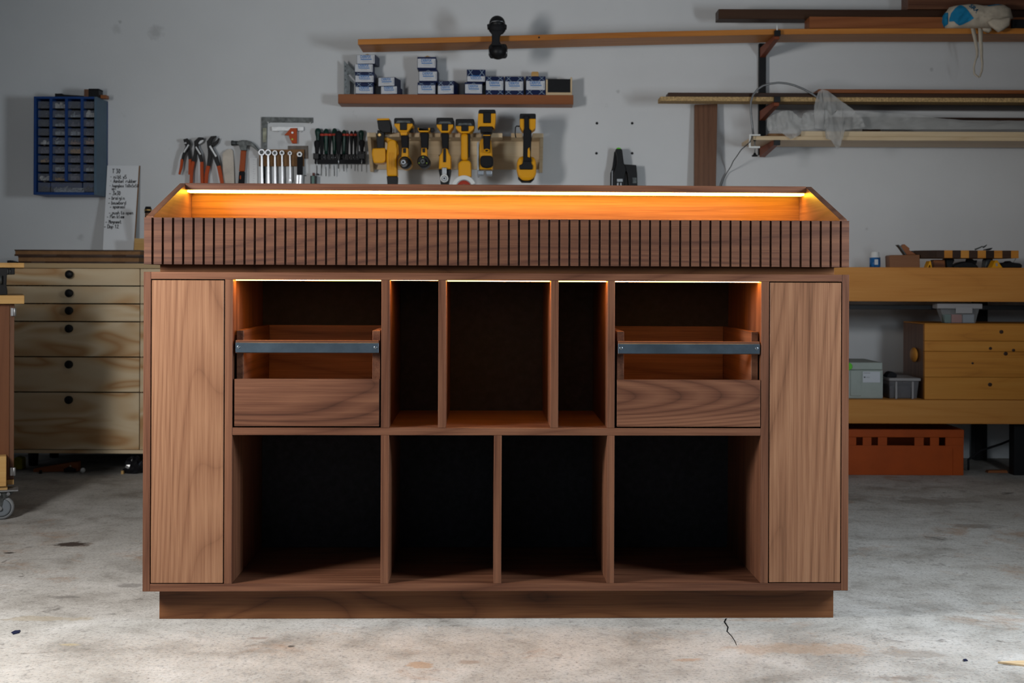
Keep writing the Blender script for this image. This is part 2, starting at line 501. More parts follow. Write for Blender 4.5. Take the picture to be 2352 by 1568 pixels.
# tray on top
tray = thing('display_tray', 'walnut tray on top of the cabinet with slatted front and glowing warm light strip', 'tray', (CAB[0], CAB[1], Z1), rotz=ALPHA, local=True)
def tb(name, u0, u1, v0, v1, z0, z1, m, parent=tray, bevel=BV):
    return B(u0, u1, v0, v1, z0 - Z1, z1 - Z1).build(name, M[m], parent, bevel=bevel, seg=1)
TZ0, TZ1, TT = 0.8615, 0.9742, 1.0832
tb('plinth', 0.0285, 1.6775, 0.042, 0.40, Z1 + 0.0002, TZ0 - 0.0002, 'wal_plinth')
tb('floor_board', 0.018, 1.685, 0.0195, 0.44, TZ0, TZ0 + 0.018, 'wal_x')
tb('front_board', 0.0, 1.703, 0.0085, 0.0193, TZ0, TZ1, 'wal_slat')
pitch = (1.6818 - 0.0209) / 68
for i in range(70):
    a = 0.0005 if i == 0 else 0.0209 + (i - 1) * pitch + 0.0026
    b = 1.7025 if i == 69 else 0.0209 + i * pitch - 0.0026
    tb('slat', a, b, 0.0, 0.0084, TZ0, TZ1, 'wal_slat', bevel=0.0004)
prof = [(0.0195, TZ0 - Z1), (0.44, TZ0 - Z1), (0.44, TT - Z1), (0.362, TT - Z1), (0.0195, TZ1 - Z1 + 0.004)]
for u0, u1 in ((0.0003, 0.0178), (1.6852, 1.7027)):
    MB().prism(prof, u0, u1, 'X').build('side_panel', M['wal_y'], tray, bevel=BV, seg=1)
tb('back_panel', 0.0180, 1.6850, 0.424, 0.44, TZ0 + 0.0182, TT - 0.0172, 'wal_x')
cap_ = tb('cap_board', 0.0180, 1.6850, 0.350, 0.44, TT - 0.017, TT, 'wal_x')
tb('light_channel', 0.0200, 1.6830, 0.3525, 0.3950, TT - 0.0185, TT - 0.0172, 'alu', bevel=0)
tb('light_strip', 0.0215, 1.6815, 0.3535, 0.3900, TT - 0.0243, TT - 0.0187, 'led_tray', bevel=0.001)
# ------------------------------------------------------------------ materials of the workshop
PLY = ((0.46, 0.26, 0.115), (0.58, 0.41, 0.235), (0.66, 0.52, 0.34))
M['ply'] = wood('birch_plywood_face', 'X', PLY, along=2.4, across=9, rings=2.8, wts=(0.85, 0.10, 0.05), streak=30, dist=0.9, rpow=0.9, band=0.3, rough=0.6, bump=0)
M['ply_edge'] = wood('plywood_edge', 'X', ((0.22, 0.13, 0.06), (0.42, 0.29, 0.15), (0.52, 0.38, 0.22)), along=0.4, across=110, rings=3, wts=(0.6, 0.3, 0.1), rough=0.7, bump=0)
M['pine'] = wood('pine_board', 'X', ((0.40, 0.21, 0.065), (0.55, 0.32, 0.11), (0.62, 0.40, 0.16)), along=0.8, across=7, rings=6, wts=(0.4, 0.4, 0.2), rough=0.6, bump=0)
M['pine_chest'] = wood('honey_pine', 'X', ((0.36, 0.125, 0.016), (0.54, 0.210, 0.028), (0.60, 0.26, 0.045)), along=0.9, across=7, rings=6, wts=(0.35, 0.4, 0.25), rough=0.5, bump=0)
M['oak_dark'] = wood('dark_stained_board', 'X', ((0.016, 0.007, 0.004), (0.038, 0.016, 0.008), (0.06, 0.028, 0.014)), rings=6)
M['hard_red'] = wood('reddish_hardwood', 'X', ((0.14, 0.040, 0.013), (0.22, 0.070, 0.022), (0.29, 0.10, 0.034)), along=0.4, across=6, rings=9, dist=0.2)
M['hard_z'] = wood('brown_hardwood_upright', 'Z', ((0.085, 0.038, 0.021), (0.14, 0.065, 0.036), (0.185, 0.09, 0.05)), along=0.4, across=6, rings=9, dist=0.2)
M['cherry'] = wood('orange_plank_edge', 'X', ((0.32, 0.105, 0.020), (0.47, 0.175, 0.032), (0.55, 0.22, 0.048)), along=0.5, across=8, rings=7, dist=0.2)
M['pale_board'] = wood('pale_softwood', 'X', ((0.50, 0.35, 0.20), (0.62, 0.47, 0.29), (0.68, 0.54, 0.36)), along=0.5, across=6, rings=7, wts=(0.3, 0.4, 0.3), bump=0)
M['chip'] = plain('chipboard', (0.42, 0.28, 0.13), 0.8, var=0.45, vscale=160)
M['mdf'] = plain('fibreboard', (0.24, 0.125, 0.055), 0.8, var=0.15, vscale=40)
M['black'] = plain('black_plastic', (0.007, 0.007, 0.008), 0.45, var=0.2)
M['rubber'] = plain('black_rubber', (0.010, 0.010, 0.012), 0.75)
M['dark_metal'] = plain('dark_steel', (0.085, 0.092, 0.092), 0.45, 0.6, var=0.5, vscale=60)
M['black_metal'] = plain('black_enamel', (0.006, 0.006, 0.007), 0.45)
M['steel'] = plain('bright_steel', (0.30, 0.31, 0.33), 0.33, 1.0)
M['satin'] = plain('satin_steel', (0.34, 0.35, 0.36), 0.4, 0.8, var=0.15, vscale=50)
M['white'] = plain('white_plastic', (0.72, 0.72, 0.70), 0.45)
M['whiteboard'] = plain('white_laminate', (0.78, 0.79, 0.81), 0.35)
M['ink'] = plain('marker_ink', (0.012, 0.012, 0.016), 0.6)
M['yellow'] = plain('tool_yellow', (0.74, 0.33, 0.005), 0.42)
M['orange'] = plain('orange_grip', (0.46, 0.060, 0.004), 0.5)
M['orange_dark'] = plain('orange_handle', (0.36, 0.065, 0.010), 0.5)
M['blue'] = plain('blue_sheet_steel', (0.008, 0.042, 0.17), 0.45, var=0.15, vscale=8)
M['blue_grey'] = plain('blue_grey_side', (0.075, 0.125, 0.175), 0.5, var=0.1, vscale=8)
M['green_dark'] = plain('dark_green_grip', (0.008, 0.035, 0.026), 0.3)
M['red'] = plain('red_collar', (0.42, 0.05, 0.03), 0.5)
M['lime'] = plain('lime_green', (0.12, 0.55, 0.03), 0.4)
M['vial'] = plain('level_vial', (0.45, 0.65, 0.05), 0.2)
M['beige'] = plain('worn_cream', (0.62, 0.55, 0.47), 0.6, var=0.2, vscale=14)
M['brass'] = plain('brass', (0.55, 0.36, 0.14), 0.35, 0.9)
M['shadow_in'] = plain('drawer_inside', (0.015, 0.015, 0.017), 0.8)
M['clear'] = film('clear_plastic_front', (0.34, 0.36, 0.42), 0.17, 0.15)
M['clear_rule'] = film('clear_ruler', (0.80, 0.82, 0.84), 0.5, 0.2)

# ------------------------------------------------------------------ plywood drawer cabinet, left
YF = 5.45
def zL(py, Y=YF, px=170): return W(px, py, Y)[1]
xa, xm, xb = W(2, 800, YF)[0], W(321.5, 800, YF)[0], W(641, 800, YF)[0]
ply = thing('drawer_cabinet', 'pale plywood workshop drawer cabinet with round black knobs standing against the wall', 'cabinet', ((xa + xb) / 2, 5.74, 0))
zt0, zt1, zb0, zb1 = zL(615.5), zL(604.5), zL(1041), zL(1032.5)
B(xa - 0.03, xb + 0.03, YF - 0.012, 6.035, zt0, zt1).build('top_board', M['ply_edge'], ply, 0.001, 1)
B(xa - 0.012, xb + 0.012, YF, 6.03, zb0, zb1).build('bottom_board', M['ply'], ply, 0.001, 1)
for x in (xa - 0.012, xb - 0.003):
    B(x, x + 0.015, YF + 0.002, 6.03, zb1, zt0).build('side_panel', M['ply'], ply, 0.001, 1)
B(xa + 0.003, xb - 0.003, 6.0, 6.03, zb1, zt0).build('back_panel', M['ply'], ply)
B(xm - 0.006, xm + 0.006, YF + 0.022, 6.0, zb1, zt0).build('divider', M['ply'], ply)
rows = [(616, 655.5), (657, 696.5), (698, 737.5), (739, 818.5), (820, 899.5), (901, 1032)]
knob_y = [630, 673, 713, 754, 836, 917]
for x0, x1 in ((xa + 0.004, xm - 0.0015), (xm + 0.0015, xb - 0.004)):
    for (a, b), ky in zip(rows, knob_y):
        d = B(x0, x1, YF - 0.004, YF + 0.016, zL(b) + 0.001, zL(a) - 0.001).build('drawer', M['ply'], ply, 0.001, 1)
        B(x0 + 0.01, x1 - 0.01, YF + 0.0165, 5.97, zL(b) + 0.006, zL(a) - 0.012).build('drawer_box', M['pale_board'], d)
        kx = (x0 + x1) / 2
        MB().lathe((kx, YF - 0.0045, zL(ky)), (0, -1, 0), [(0, 0.008), (0.008, 0.008), (0.012, 0.0165), (0.022, 0.0175), (0.027, 0.014), (0.028, 0.004)], 20).build('knob', M['black'], d)
for x in (xa + 0.05, xm, xb - 0.05):
    for y in (YF + 0.24, 5.95):
        MB().cyl((x, y, 0.0), (x, y, zb0), 0.02, 0.024, 14).build('foot', M['black'], ply)

# two dark boards stacked on it
for i, (x0, x1, y0, y1, lab) in enumerate(((41, 318, 588.5, 604, 'dark-edged waney board lying on the plywood cabinet, lower of two'),
                                           (33, 321, 573.5, 588, 'dark-edged waney board on top of the two stacked on the plywood cabinet'))):
    Y = 5.52
    p = thing('waney_board', lab, 'board', (W((x0 + x1) / 2, y1, Y)[0], Y + 0.12, zt1 if i == 0 else zL(588.2, Y)), 'boards on the plywood cabinet')
    za, zc = (zt1 + 0.0003, zL(588.6, Y)) if i == 0 else (zL(588.2, Y), zL(573.5, Y))
    xs = [W(x0, y0, Y)[0] + (W(x1, y0, Y)[0] - W(x0, y0, Y)[0]) * k / 9 for k in range(10)]
    def slab(z0, z1, inset):
        m = MB(); poly = [(x, Y + inset + random.uniform(0, 0.006)) for x in xs] + [(x, Y + 0.22 + random.uniform(-0.01, 0.01)) for x in xs[::-1]]
        return m.prism(poly, z0, z1, 'Z')
    h = zc - za
    slab(za + h * 0.28, za + h * 0.82, 0.004).build('core', M['mdf'], p)
    slab(za, za + h * 0.279, 0.0).build('bark_edge', M['oak_dark'], p)
    slab(za + h * 0.821, zc, 0.0).build('bark_edge', M['oak_dark'], p)

# small black clip at the left end of the cabinet top
Y = 5.5
tag(MB().px([(16, 604), (16, 598), (24, 597.5), (36, 601), (36, 604)], Y, 0.03).build('clip', M['black'], None, 0.001), 'small black clip lying at the left end of the plywood cabinet top', 'clip')

# leaning white list board with handwriting
PT = {  # strokes on a 6 x 9 grid, baseline 0, x-height 5
 'a': '45 15 03 01 10 31 44 45 40', 'b': '09 00 30 42 43 35 05', 'c': '44 25 05 02 00 30 41', 'd': '49 40 10 01 04 25 44', 'e': '02 43 44 35 15 02 01 10 41',
 'f': '48 29 18 10|05 35', 'g': '44 25 05 02 31 44 4: 1;', 'h': '09 00|04 25 43 40', 'i': '15 10|17 18', 'k': '09 00|45 02 40', 'l': '19 11 20', 'm': '05 00|04 15 24 20|24 35 44 40',
 'n': '05 00|04 25 43 40', 'o': '15 03 01 20 41 43 25 15', 'p': '05 0;|04 25 44 42 20 01', 'r': '05 00|03 25 45', 's': '44 25 04 13 42 41 20 01', 't': '19 11 20 41|05 36',
 'u': '05 01 10 30 41|45 40', 'w': '05 10 23 30 45', 'x': '05 40|45 00', 'z': '05 45 00 40', 'y': '05 20|45 1;', 'v': '05 20 45', 'j': '25 2:',
 'T': '09 59|29 20', 'M': '00 09 25 49 40', 'A': '00 29 50|13 43', 'D': '00 09 39 56 53 30 00', 'P': '00 09 49 45 05', 'B': '00 09 39 46 05 45 41 30 00', '-': '03 43', '.': '14 25', ' ': '',
 '0': '19 04 10 30 45 38 19', '1': '07 29 20', '2': '07 29 47 00 50', '3': '09 49 25 43 30 00', '5': '49 09 05 35 42 30 00', '6': '49 04 01 30 43 15 03'}
def handwriting(m, text, x, z, h, y_of, k=1.0):
    for ch in text:
        wob = random.uniform(-0.08, 0.08)
        for st in PT.get(ch, '').split('|'):
            if not st: continue
            pts = []
            for q in st.split():
                gx = ord(q[0]) - 48
                gy = {':': -2, ';': -3}.get(q[1], ord(q[1]) - 48)
                pts.append((x + (gx / 9 + wob * gy / 9) * h * k, z + gy / 9 * h))
            for (ax, az), (bx, bz) in zip(pts, pts[1:]):
                L = math.hypot(bx - ax, bz - az) or 1e-6
                nx, nz = -(bz - az) / L * h * 0.085, (bx - ax) / L * h * 0.085
                ex, ez = (bx - ax) / L * h * 0.05, (bz - az) / L * h * 0.05
                vs = []
                for (qx, qz) in ((ax - ex + nx, az - ez + nz), (ax - ex - nx, az - ez - nz), (bx + ex - nx, bz + ez - nz), (bx + ex + nx, bz + ez + nz)):
                    vs.append((qx, y_of(qz), qz))
                m.add(vs, [(0, 1, 2, 3)])
        x += h * k * (0.66 if ch != ' ' else 0.45)
Yt, Yb = 6.035, 5.96
TL, TR = W(246.5, 380, Yt), W(319, 380, Yt)
zfoot = zt1 + 0.0005
BL, BR = W(234.5, 604, Yb), W(304.5, 604, Yb)
ztop = TL[1]
def yb(z): return Yb + (Yt - Yb) * (z - zfoot) / (ztop - zfoot)
lb = thing('list_board', 'narrow white board with a handwritten shopping list leaning on the wall', 'board', ((BL[0] + BR[0]) / 2, Yb, zfoot))
th_ = 0.008
vs = [(BL[0], Yb, zfoot), (BR[0], Yb, zfoot), (TR[0], Yt, ztop), (TL[0], Yt, ztop)]
MB().add(vs + [(x, y + th_, z) for x, y, z in vs], [(0, 1, 2, 3), (7, 6, 5, 4), (0, 4, 5, 1), (1, 5, 6, 2), (2, 6, 7, 3), (3, 7, 4, 0)]).build('panel', M['whiteboard'], lb)
e0, e1 = 0.0003, 0.004
vs = [(BR[0] + e0, Yb, zfoot), (BR[0] + e1, Yb, zfoot), (TR[0] + e1, Yt, ztop), (TR[0] + e0, Yt, ztop)]
MB().add(vs + [(x, y + th_, z) for x, y, z in vs], [(0, 1, 2, 3), (7, 6, 5, 4), (0, 4, 5, 1), (1, 5, 6, 2), (2, 6, 7, 3), (3, 7, 4, 0)]).build('edge_strip', M['mdf'], lb)
hw = MB()
HS = 1.22
for txt, px, py, h in (('T 30', 254, 396, 7.5), ('. nibt x5', 250, 409, 6.6), ('. Aanbel rubber', 250, 418.5, 6.2), ('. haagbox 160x5x50', 249, 429, 5.6), ('wpT', 254.5, 435.5, 5.2),
                       ('- 3x30', 249, 447, 6.8), ('- braigin', 248.5, 458, 6.2), ('- bouwbord', 248, 469, 6.2), (' - spansol', 249, 478, 6.2), (' - push to open', 248, 492, 6.2),
                       ('- Pen klem', 246.5, 501, 6.2), ('- Magneet', 244, 513, 6.2), ('- Dop 12', 241.5, 524, 6.6)):
    x, z = W(px, py, 6.0)
    handwriting(hw, txt, x, z, S_(h * HS, 6.0), lambda zz: yb(zz) - 0.0008, 0.86)
hw.build('handwriting', M['ink'], lb)

# upright offcut beside the list board, and a chisel handle behind the tray corner
Y = 5.86
tag(MB().px([(307, 604.5), (308.5, 547), (346, 548), (346, 604.5)], Y, 0.02).build('wood_offcut', M['pine'], None, 0.001), 'light brown wood offcut standing upright beside the white list board', 'wood')
ch = thing('chisel', 'brass-capped wooden chisel handle in a black ring behind the left tray corner', 'chisel', (W(340, 548, Y)[0], Y + 0.01, W(340, 548, Y)[1]))
cx, cz = W(338.5, 548, Y)
ct = W(338.5, 474, Y)[1]
MB().lathe((cx, Y + 0.011, cz), (0, 0, 1), [(0, 0.010), ((ct - cz) * 0.6, 0.015), ((ct - cz) * 0.9, 0.014), ((ct - cz) * 0.97, 0.011)], 16).build('handle', M['hard_z'], ch)
MB().lathe((cx, Y + 0.011, cz + (ct - cz) * 0.80), (0, 0, 1), [(0, 0.0165), ((ct - cz) * 0.11, 0.0165), ((ct - cz) * 0.2, 0.012)], 16).build('cap', M['black'], ch)
MB().lathe((cx, Y + 0.011, cz + (ct - cz) * 0.86), (0, 0, 1), [(0, 0.0172), ((ct - cz) * 0.06, 0.0172)], 16).build('ferrule', M['brass'], ch)

# blue small-parts organiser on the wall
Y = 5.885
ox0, oz0 = W(76.5, 447, Y); ox1, oz1 = W(222.5, 222, Y)
org = thing('parts_organizer', 'blue steel wall organiser with small clear drawers full of hardware', 'organizer', ((ox0 + ox1) / 2, 5.97, oz0))
fr = 0.012
B(ox0, ox1, 6.035, YW - 0.002, oz0, oz1).build('back_plate', M['blue'], org)
B(ox0, ox0 + fr, Y, 6.0345, oz0, oz1).build('side_wall', M['blue'], org, 0.001, 1)
s_ = B(ox1 - fr, ox1, Y, 6.0345, oz0, oz1).build('side_wall', M['blue_grey'], org, 0.001, 1)
B(ox0 + fr, ox1 - fr, Y, 6.0345, oz1 - 0.010, oz1).build('top_wall', M['blue'], org)
B(ox0 + fr, ox1 - fr, Y, 6.0345, oz0, oz0 + 0.012).build('bottom_wall', M['blue'], org)
cols = [(86.5, 113), (120, 149), (155.5, 185), (191, 219)]
for px in (116.5, 152, 188):
    x = W(px, 300, Y)[0]
    B(x - S_(3.2, Y), x + S_(3.2, Y), Y + 0.001, 6.03, W(px, 416, Y)[1], oz1 - 0.010).build('divider', M['blue'], org)
CONT = [plain('contents_' + n, c, r, mt, var=0.6, vscale=110) for n, c, r, mt in (
    ('black_screws', (0.02, 0.02, 0.022), 0.5, 0.0), ('zinc_screws', (0.36, 0.40, 0.44), 0.4, 0.2), ('violet_plugs', (0.17, 0.16, 0.21), 0.5, 0),
    ('brown_screws', (0.40, 0.25, 0.17), 0.5, 0.2), ('brass_pins', (0.45, 0.26, 0.07), 0.4, 0.6), ('white_plugs', (0.62, 0.62, 0.60), 0.5, 0))]
grid = ['0000510400', '51521222', ]
lay = [[0, 0, 0, 0, 5, 2, 4, 0, 5], [5, 1, 1, 1, 1, 2, 2, 1, 4], [0, 1, 2, 1, 3, 4, 2, 2, 2], [0, 5, 2, 2, 3, 2, 2, 1, 0]]
rng = random.Random(3)
for ci, (a, b) in enumerate(cols):
    for r in range(9):
        y0 = 229 + r * 20.75; y1 = y0 + 19.2
        X0, Zb = W(a, y1, Y); X1, Zt = W(b, y0, Y)
        d = B(X0, X1, Y + 0.006, Y + 0.0075, Zb, Zt - S_(3.5, Y)).build('small_drawer', M['clear'], org)
        B(X0, X1, Y + 0.0076, 6.02, Zb - 0.0008, Zb + 0.0006).build('drawer_floor', M['shadow_in'], d)
        m = MB()
        k = lay[ci][r]
        hh = (Zt - Zb) * rng.uniform(0.35, 0.75)
        for q in range(9):
            cx = rng.uniform(X0 + 0.006, X1 - 0.006); cz = Zb + rng.uniform(0.004, hh)
            cy = Y + rng.uniform(0.016, 0.05)
            if k in (5,): m.cyl((cx, cy, cz), (cx, cy + 0.012, cz), 0.0075, 0.0075, 10)
            else:
                t = rng.uniform(0, math.pi)
                m.cyl((cx, cy, cz), (cx + math.cos(t) * 0.014, cy + 0.01, cz + abs(math.sin(t)) * 0.012), 0.003, 0.002, 6)
        m.box(X0 + 0.003, X1 - 0.003, Y + 0.03, 6.01, Zb + 0.001, Zb + hh * 0.8)
        c = m.build('contents', CONT[k], d); c['kind'] = 'stuff'
    # dark rear of the bay
for a, b, k in ((86.5, 114, 0), (116, 187, 1), (190, 219, 0)):
    X0, Zb = W(a, 440, Y); X1, Zt = W(b, 419, Y)
    d = B(X0, X1, Y + 0.006, Y + 0.0075, Zb, Zt).build('wide_drawer', M['clear'], org)
    m = MB()
    for q in range(14):
        cx = rng.uniform(X0 + 0.008, X1 - 0.008); cz = Zb + rng.uniform(0.004, 0.02)
        m.cyl((cx, Y + 0.02, cz), (cx + rng.uniform(-0.012, 0.012), Y + 0.035, cz + 0.008), 0.003, 0.003, 6)
    m.box(X0 + 0.003, X1 - 0.003, Y + 0.04, 6.01, Zb + 0.001, Zb + 0.02)
    c = m.build('contents', CONT[k], d); c['kind'] = 'stuff'
# on top of it
zt = oz1
def onorg(name, pts, mat, lab, cat, Yq=5.92, th=0.05):
    return tag(MB().px(pts, Yq, th).build(name, M[mat], None, 0.0015), lab, cat)
def zz(py): return py
m = MB(); q = [(W(x, y, 5.93)) for x, y in ((126, 222), (126, 214.5), (142, 214.5), (144, 217), (192, 220), (192, 222))]
q = [(x, max(z, zt + 0.0005)) for x, z in q]; q[0] = (q[0][0], zt + 0.0005); q[-1] = (q[-1][0], zt + 0.0005)
tag(m.prism(q, 5.93, 5.96).build('marking_knife', M['black'], None, 0.001), 'flat black hand tool lying on top of the blue organiser', 'tool')
x0 = W(193, 205, 5.92)[0]; x1 = W(203, 205, 5.92)[0]; x2 = W(227, 205, 5.92)[0]; x3 = W(241, 216, 5.92)[0]
tag(B(x0, x1, 5.92, 5.99, zt + 0.0005, W(200, 205, 5.92)[1]).build('wood_block', M['hard_z'], None, 0.001), 'thin reddish wood block on the blue organiser beside a black box', 'wood')
bx = thing('black_box', 'small black box standing on the right end of the blue organiser', 'box', ((x1 + x2) / 2, 5.95, zt + 0.0005))
zq = W(215, 203.5, 5.92)[1]
B(x1 + 0.001, x2, 5.92, 5.98, zt + 0.0005, zq - 0.006).build('body', M['black'], bx, 0.001, 1)
B(x1 + 0.0005, x2 + 0.0005, 5.9195, 5.9805, zq - 0.0058, zq).build('lid', M['rubber'], bx, 0.001, 1)
tag(B(x2 + 0.001, x3, 5.94, 5.98, zt + 0.0005, zt + 0.016).build('wood_chip', M['hard_red'], None, 0.001), 'small brown wooden offcut at the far right on the blue organiser', 'wood')

# things lying on the floor under the plywood cabinet
def flo(px, py): return floor_pt(px, py)
x, y = flo(130, 1080)
q = thing('wedge_offcut', 'reddish tapered wood offcut lying on the floor under the plywood cabinet', 'wood', (x, 5.50, 0))
a = X_(80, 5.5); b = X_(182, 5.5)
m = MB(); m.prism([(a, 0.0), (b, 0.004), (b, 0.045), (b - 0.03, 0.042), (a, 0.014)], 5.49, 5.53)
m.build('wedge', M['hard_red'], q, 0.001)
MB().box(b - 0.034, b - 0.028, 5.4885, 5.4898, 0.012, 0.03).build('end_mark', M['pale_board'], q)
tag(MB().ball((X_(192, 5.47), 5.47, 0.0115), 0.0105, 0.0105, 0.0115).build('white_ball', M['white']), 'small white ball on the floor in front of the plywood cabinet', 'ball')
m = MB(); m.tube([(X_(152, 5.47), 5.46, 0.012), (X_(163, 5.47), 5.455, 0.018), (X_(178, 5.47), 5.46, 0.012)], [0.008, 0.012, 0.007])
tag(m.build('rubber_scrap', M['rubber']), 'dark scrap of rubber beside the white ball on the floor', 'scrap')
m = MB(); m.prism([(X_(28, 5.56), 0.0), (X_(54, 5.56), 0.0), (X_(53, 5.56), 0.05), (X_(40, 5.56), 0.056), (X_(28, 5.56), 0.04)], 5.56, 5.60)
tag(m.build('yellow_sponge', plain('dull_yellow_foam', (0.30, 0.27, 0.02), 0.9, var=0.3), None, 0.004), 'dull yellow sponge on the floor under the left end of the plywood cabinet', 'sponge')
# crumpled shiny black bag
m = MB(); rg = random.Random(5)
cx, cy = X_(309, 5.48), 5.49
for j in range(9):
    ph = math.pi / 2 * j / 8
    for i in range(18):
        t = 2 * math.pi * i / 18; k = 1 + rg.uniform(-0.22, 0.22)
        m.v.append((cx + 0.045 * math.cos(t) * math.cos(ph) * k, cy + 0.04 * math.sin(t) * math.cos(ph) * k, 0.062 * math.sin(ph) * k))
for j in range(8):
    for i in range(18):
        m.f.append((j * 18 + i, j * 18 + (i + 1) % 18, (j + 1) * 18 + (i + 1) % 18, (j + 1) * 18 + i)); m.sm.append(False)
tag(m.build('plastic_bag', plain('shiny_black_film', (0.012, 0.012, 0.014), 0.12), None), 'crumpled shiny black plastic bag on the floor under the plywood cabinet', 'bag')
for i, (px, w_, lab) in enumerate(((281, 6, 'tiny wood offcut on the floor beside the black bag'), (93, 5, 'tiny dark scrap on the floor under the plywood cabinet'))):
    x = X_(px, 5.45)
    mm = MB().prism([(x, 0), (x + S_(w_, 5.45), 0), (x + S_(w_, 5.45) * 0.9, 0.013), (x + 0.001, 0.015)], 5.44, 5.455)
    tag(mm.build('wood_scrap' if i == 0 else 'dark_scrap', M['pine' if i == 0 else 'black'], None, 0.001), lab, 'scrap')

# mobile workbench at the left picture edge, turned a little towards the middle of the room
Y = 4.45
cart = thing('mobile_workbench', 'brown wheeled workbench with a red-brown door panel cut off by the left picture edge', 'workbench', (X_(33.5, Y), Y, 0), rotz=math.radians(21.3), local=True)
def wz(py, px=10): return W(px, py, Y)[1]
def lx(px): return (px - 33.5) * Y / F
xl_ = lx(-330)
B(xl_, lx(54.5), -0.03, 0.55, wz(697), wz(678)).build('worktop', M['pine'], cart, 0.001, 1)
B(xl_, lx(54.5), 0.05, 0.53, wz(614), wz(603)).build('upper_shelf', M['pine'], cart, 0.001, 1)
pan = wood('red_brown_panel', 'Z', ((0.085, 0.030, 0.012), (0.14, 0.052, 0.022), (0.18, 0.07, 0.03)), rings=4)
B(xl_ + 0.01, -0.0155, 0, 0.018, wz(1100), wz(697.5)).build('door', pan, cart, 0.001, 1)
B(-0.015, 0, 0.002, 0.5, wz(1100), wz(697.5)).build('side_panel', M['hard_z'], cart, 0.001, 1)
B(xl_, xl_ + 0.018, 0.02, 0.5, wz(1100), wz(697.5)).build('side_panel', M['hard_z'], cart, 0.001, 1)
for py in (716, 1082):
    m = MB(); x, z = lx(28), wz(py)
    m.box(x - 0.004, x + 0.010, -0.008, -0.0005, z - 0.014, z + 0.014)
    m.cyl((x + 0.009, -0.008, z - 0.014), (x + 0.009, -0.008, z + 0.014), 0.005)
    m.build('hinge', M['satin'], cart, 0.0006, 1)
B(xl_, lx(17.5), -0.055, -0.002, wz(1110), wz(1042)).build('lower_rail', M['pine'], cart, 0.001, 1)
B(xl_, 0, 0, 0.5, wz(1112), wz(1101)).build('base_board', M['pine'], cart)
MB().prism([(lx(px), wz(py)) for px, py in ((-60, 614.5), (34, 614.5), (34, 630), (17, 630.5), (16, 655), (18, 668), (18, 677.5), (-60, 677.5))], 0.06, 0.12).build('vise_body', M['black_metal'], cart, 0.002)
B(xl_ + 0.02, xl_ + 0.08, 0.2, 0.3, wz(677.5), wz(614.5)).build('shelf_block', M['black_metal'], cart)
m = MB()
for px in (19, 24): m.cyl((lx(px), 0.058, wz(629)), (lx(px), 0.058, wz(616)), 0.002)
m.cyl((lx(4), 0.05, wz(652)), (lx(4), 0.05, wz(632)), 0.004)
m.build('vise_screw', M['dark_metal'], cart)
R = 0.041
cxw, czw = lx(8), R
cs = B(lx(-40), lx(43), -0.06, 0.03, wz(1122), wz(1119)).build('caster_plate', M['satin'], cart, 0.0005, 1)
B(lx(-30), lx(20), -0.04, 0.02, wz(1118.8), wz(1112.2)).build('spacer', M['pine'], cart)
fork = [(lx(px), wz(py)) for px, py in ((-30, 1122.3), (36, 1122.3), (28, 1130), (12, 1140), (8, 1160), (0, 1160), (-20, 1135))]
for y in (-0.045, -0.006):
    MB().prism(fork, y, y + 0.003).build('caster_fork', M['dark_metal'], cs)
MB().lathe((cxw, -0.0405, czw), (0, 1, 0), [(0, R * 0.80), (0.003, R * 0.95), (0.010, R), (0.022, R), (0.029, R * 0.95), (0.032, R * 0.80)], 40).build('tyre', plain('grey_rubber', (0.24, 0.25, 0.26), 0.6), cs)
MB().lathe((cxw, -0.0432, czw), (0, 1, 0), [(0, R * 0.60), (0.002, R * 0.66), (0.0025, R * 0.76)], 32).build('hub', plain('grey_nylon', (0.16, 0.18, 0.20), 0.5), cs)
MB().cyl((cxw - 0.006, -0.052, czw), (cxw - 0.006, -0.0455, czw), 0.008, 0.007, 8).build('axle_nut', M['satin'], cs)
for px in (3, 22):
    MB().cyl((lx(px), -0.062, wz(1127)), (lx(px), -0.045, wz(1127)), 0.006, 0.006, 8).build('bolt', M['steel'], cs)
for xx, yy in ((xl_ + 0.06, 0.0), (xl_ + 0.06, 0.45), (cxw - 0.03, 0.45)):
    MB().lathe((xx, yy - 0.016, R), (0, 1, 0), [(0, R * 0.8), (0.003, R * 0.95), (0.010, R), (0.022, R), (0.032, R * 0.8)], 24).build('wheel', M['rubber'], cart)
    B(xx - 0.03, xx + 0.03, yy - 0.03, yy + 0.03, 2 * R + 0.002, wz(1112.5)).build('caster_block', M['dark_metal'], cart)
# ------------------------------------------------------------------ hand tools hanging on the wall
def C2(x, y): return 380 + x / 4.9, 250 + y / 4.9       # readings from an enlarged crop
def C3(x, y): return 830 + x / 5.004, 230 + y / 5.004
def C4(x, y): return 760 + x / 3.92, 20 + y / 3.92
def C7(x, y): return 700 + x / 10.453, 280 + y / 10.453
def CT(x, y, Y=6.0): return W(*C2(x, y), Y)
YT = 6.005
K2 = 1 / 4.9

def rb(pts, ws, Y, th, tf=C2, k=K2): return MB().ribbon(pts, ws, Y, th, tf, k)
def pv(pts, Y, th, tf=C2): return MB().px(pts, Y, th, tf)
def wpt(x, y, Y, tf=C2):
    a, b = W(*tf(x, y), Y); return a, b

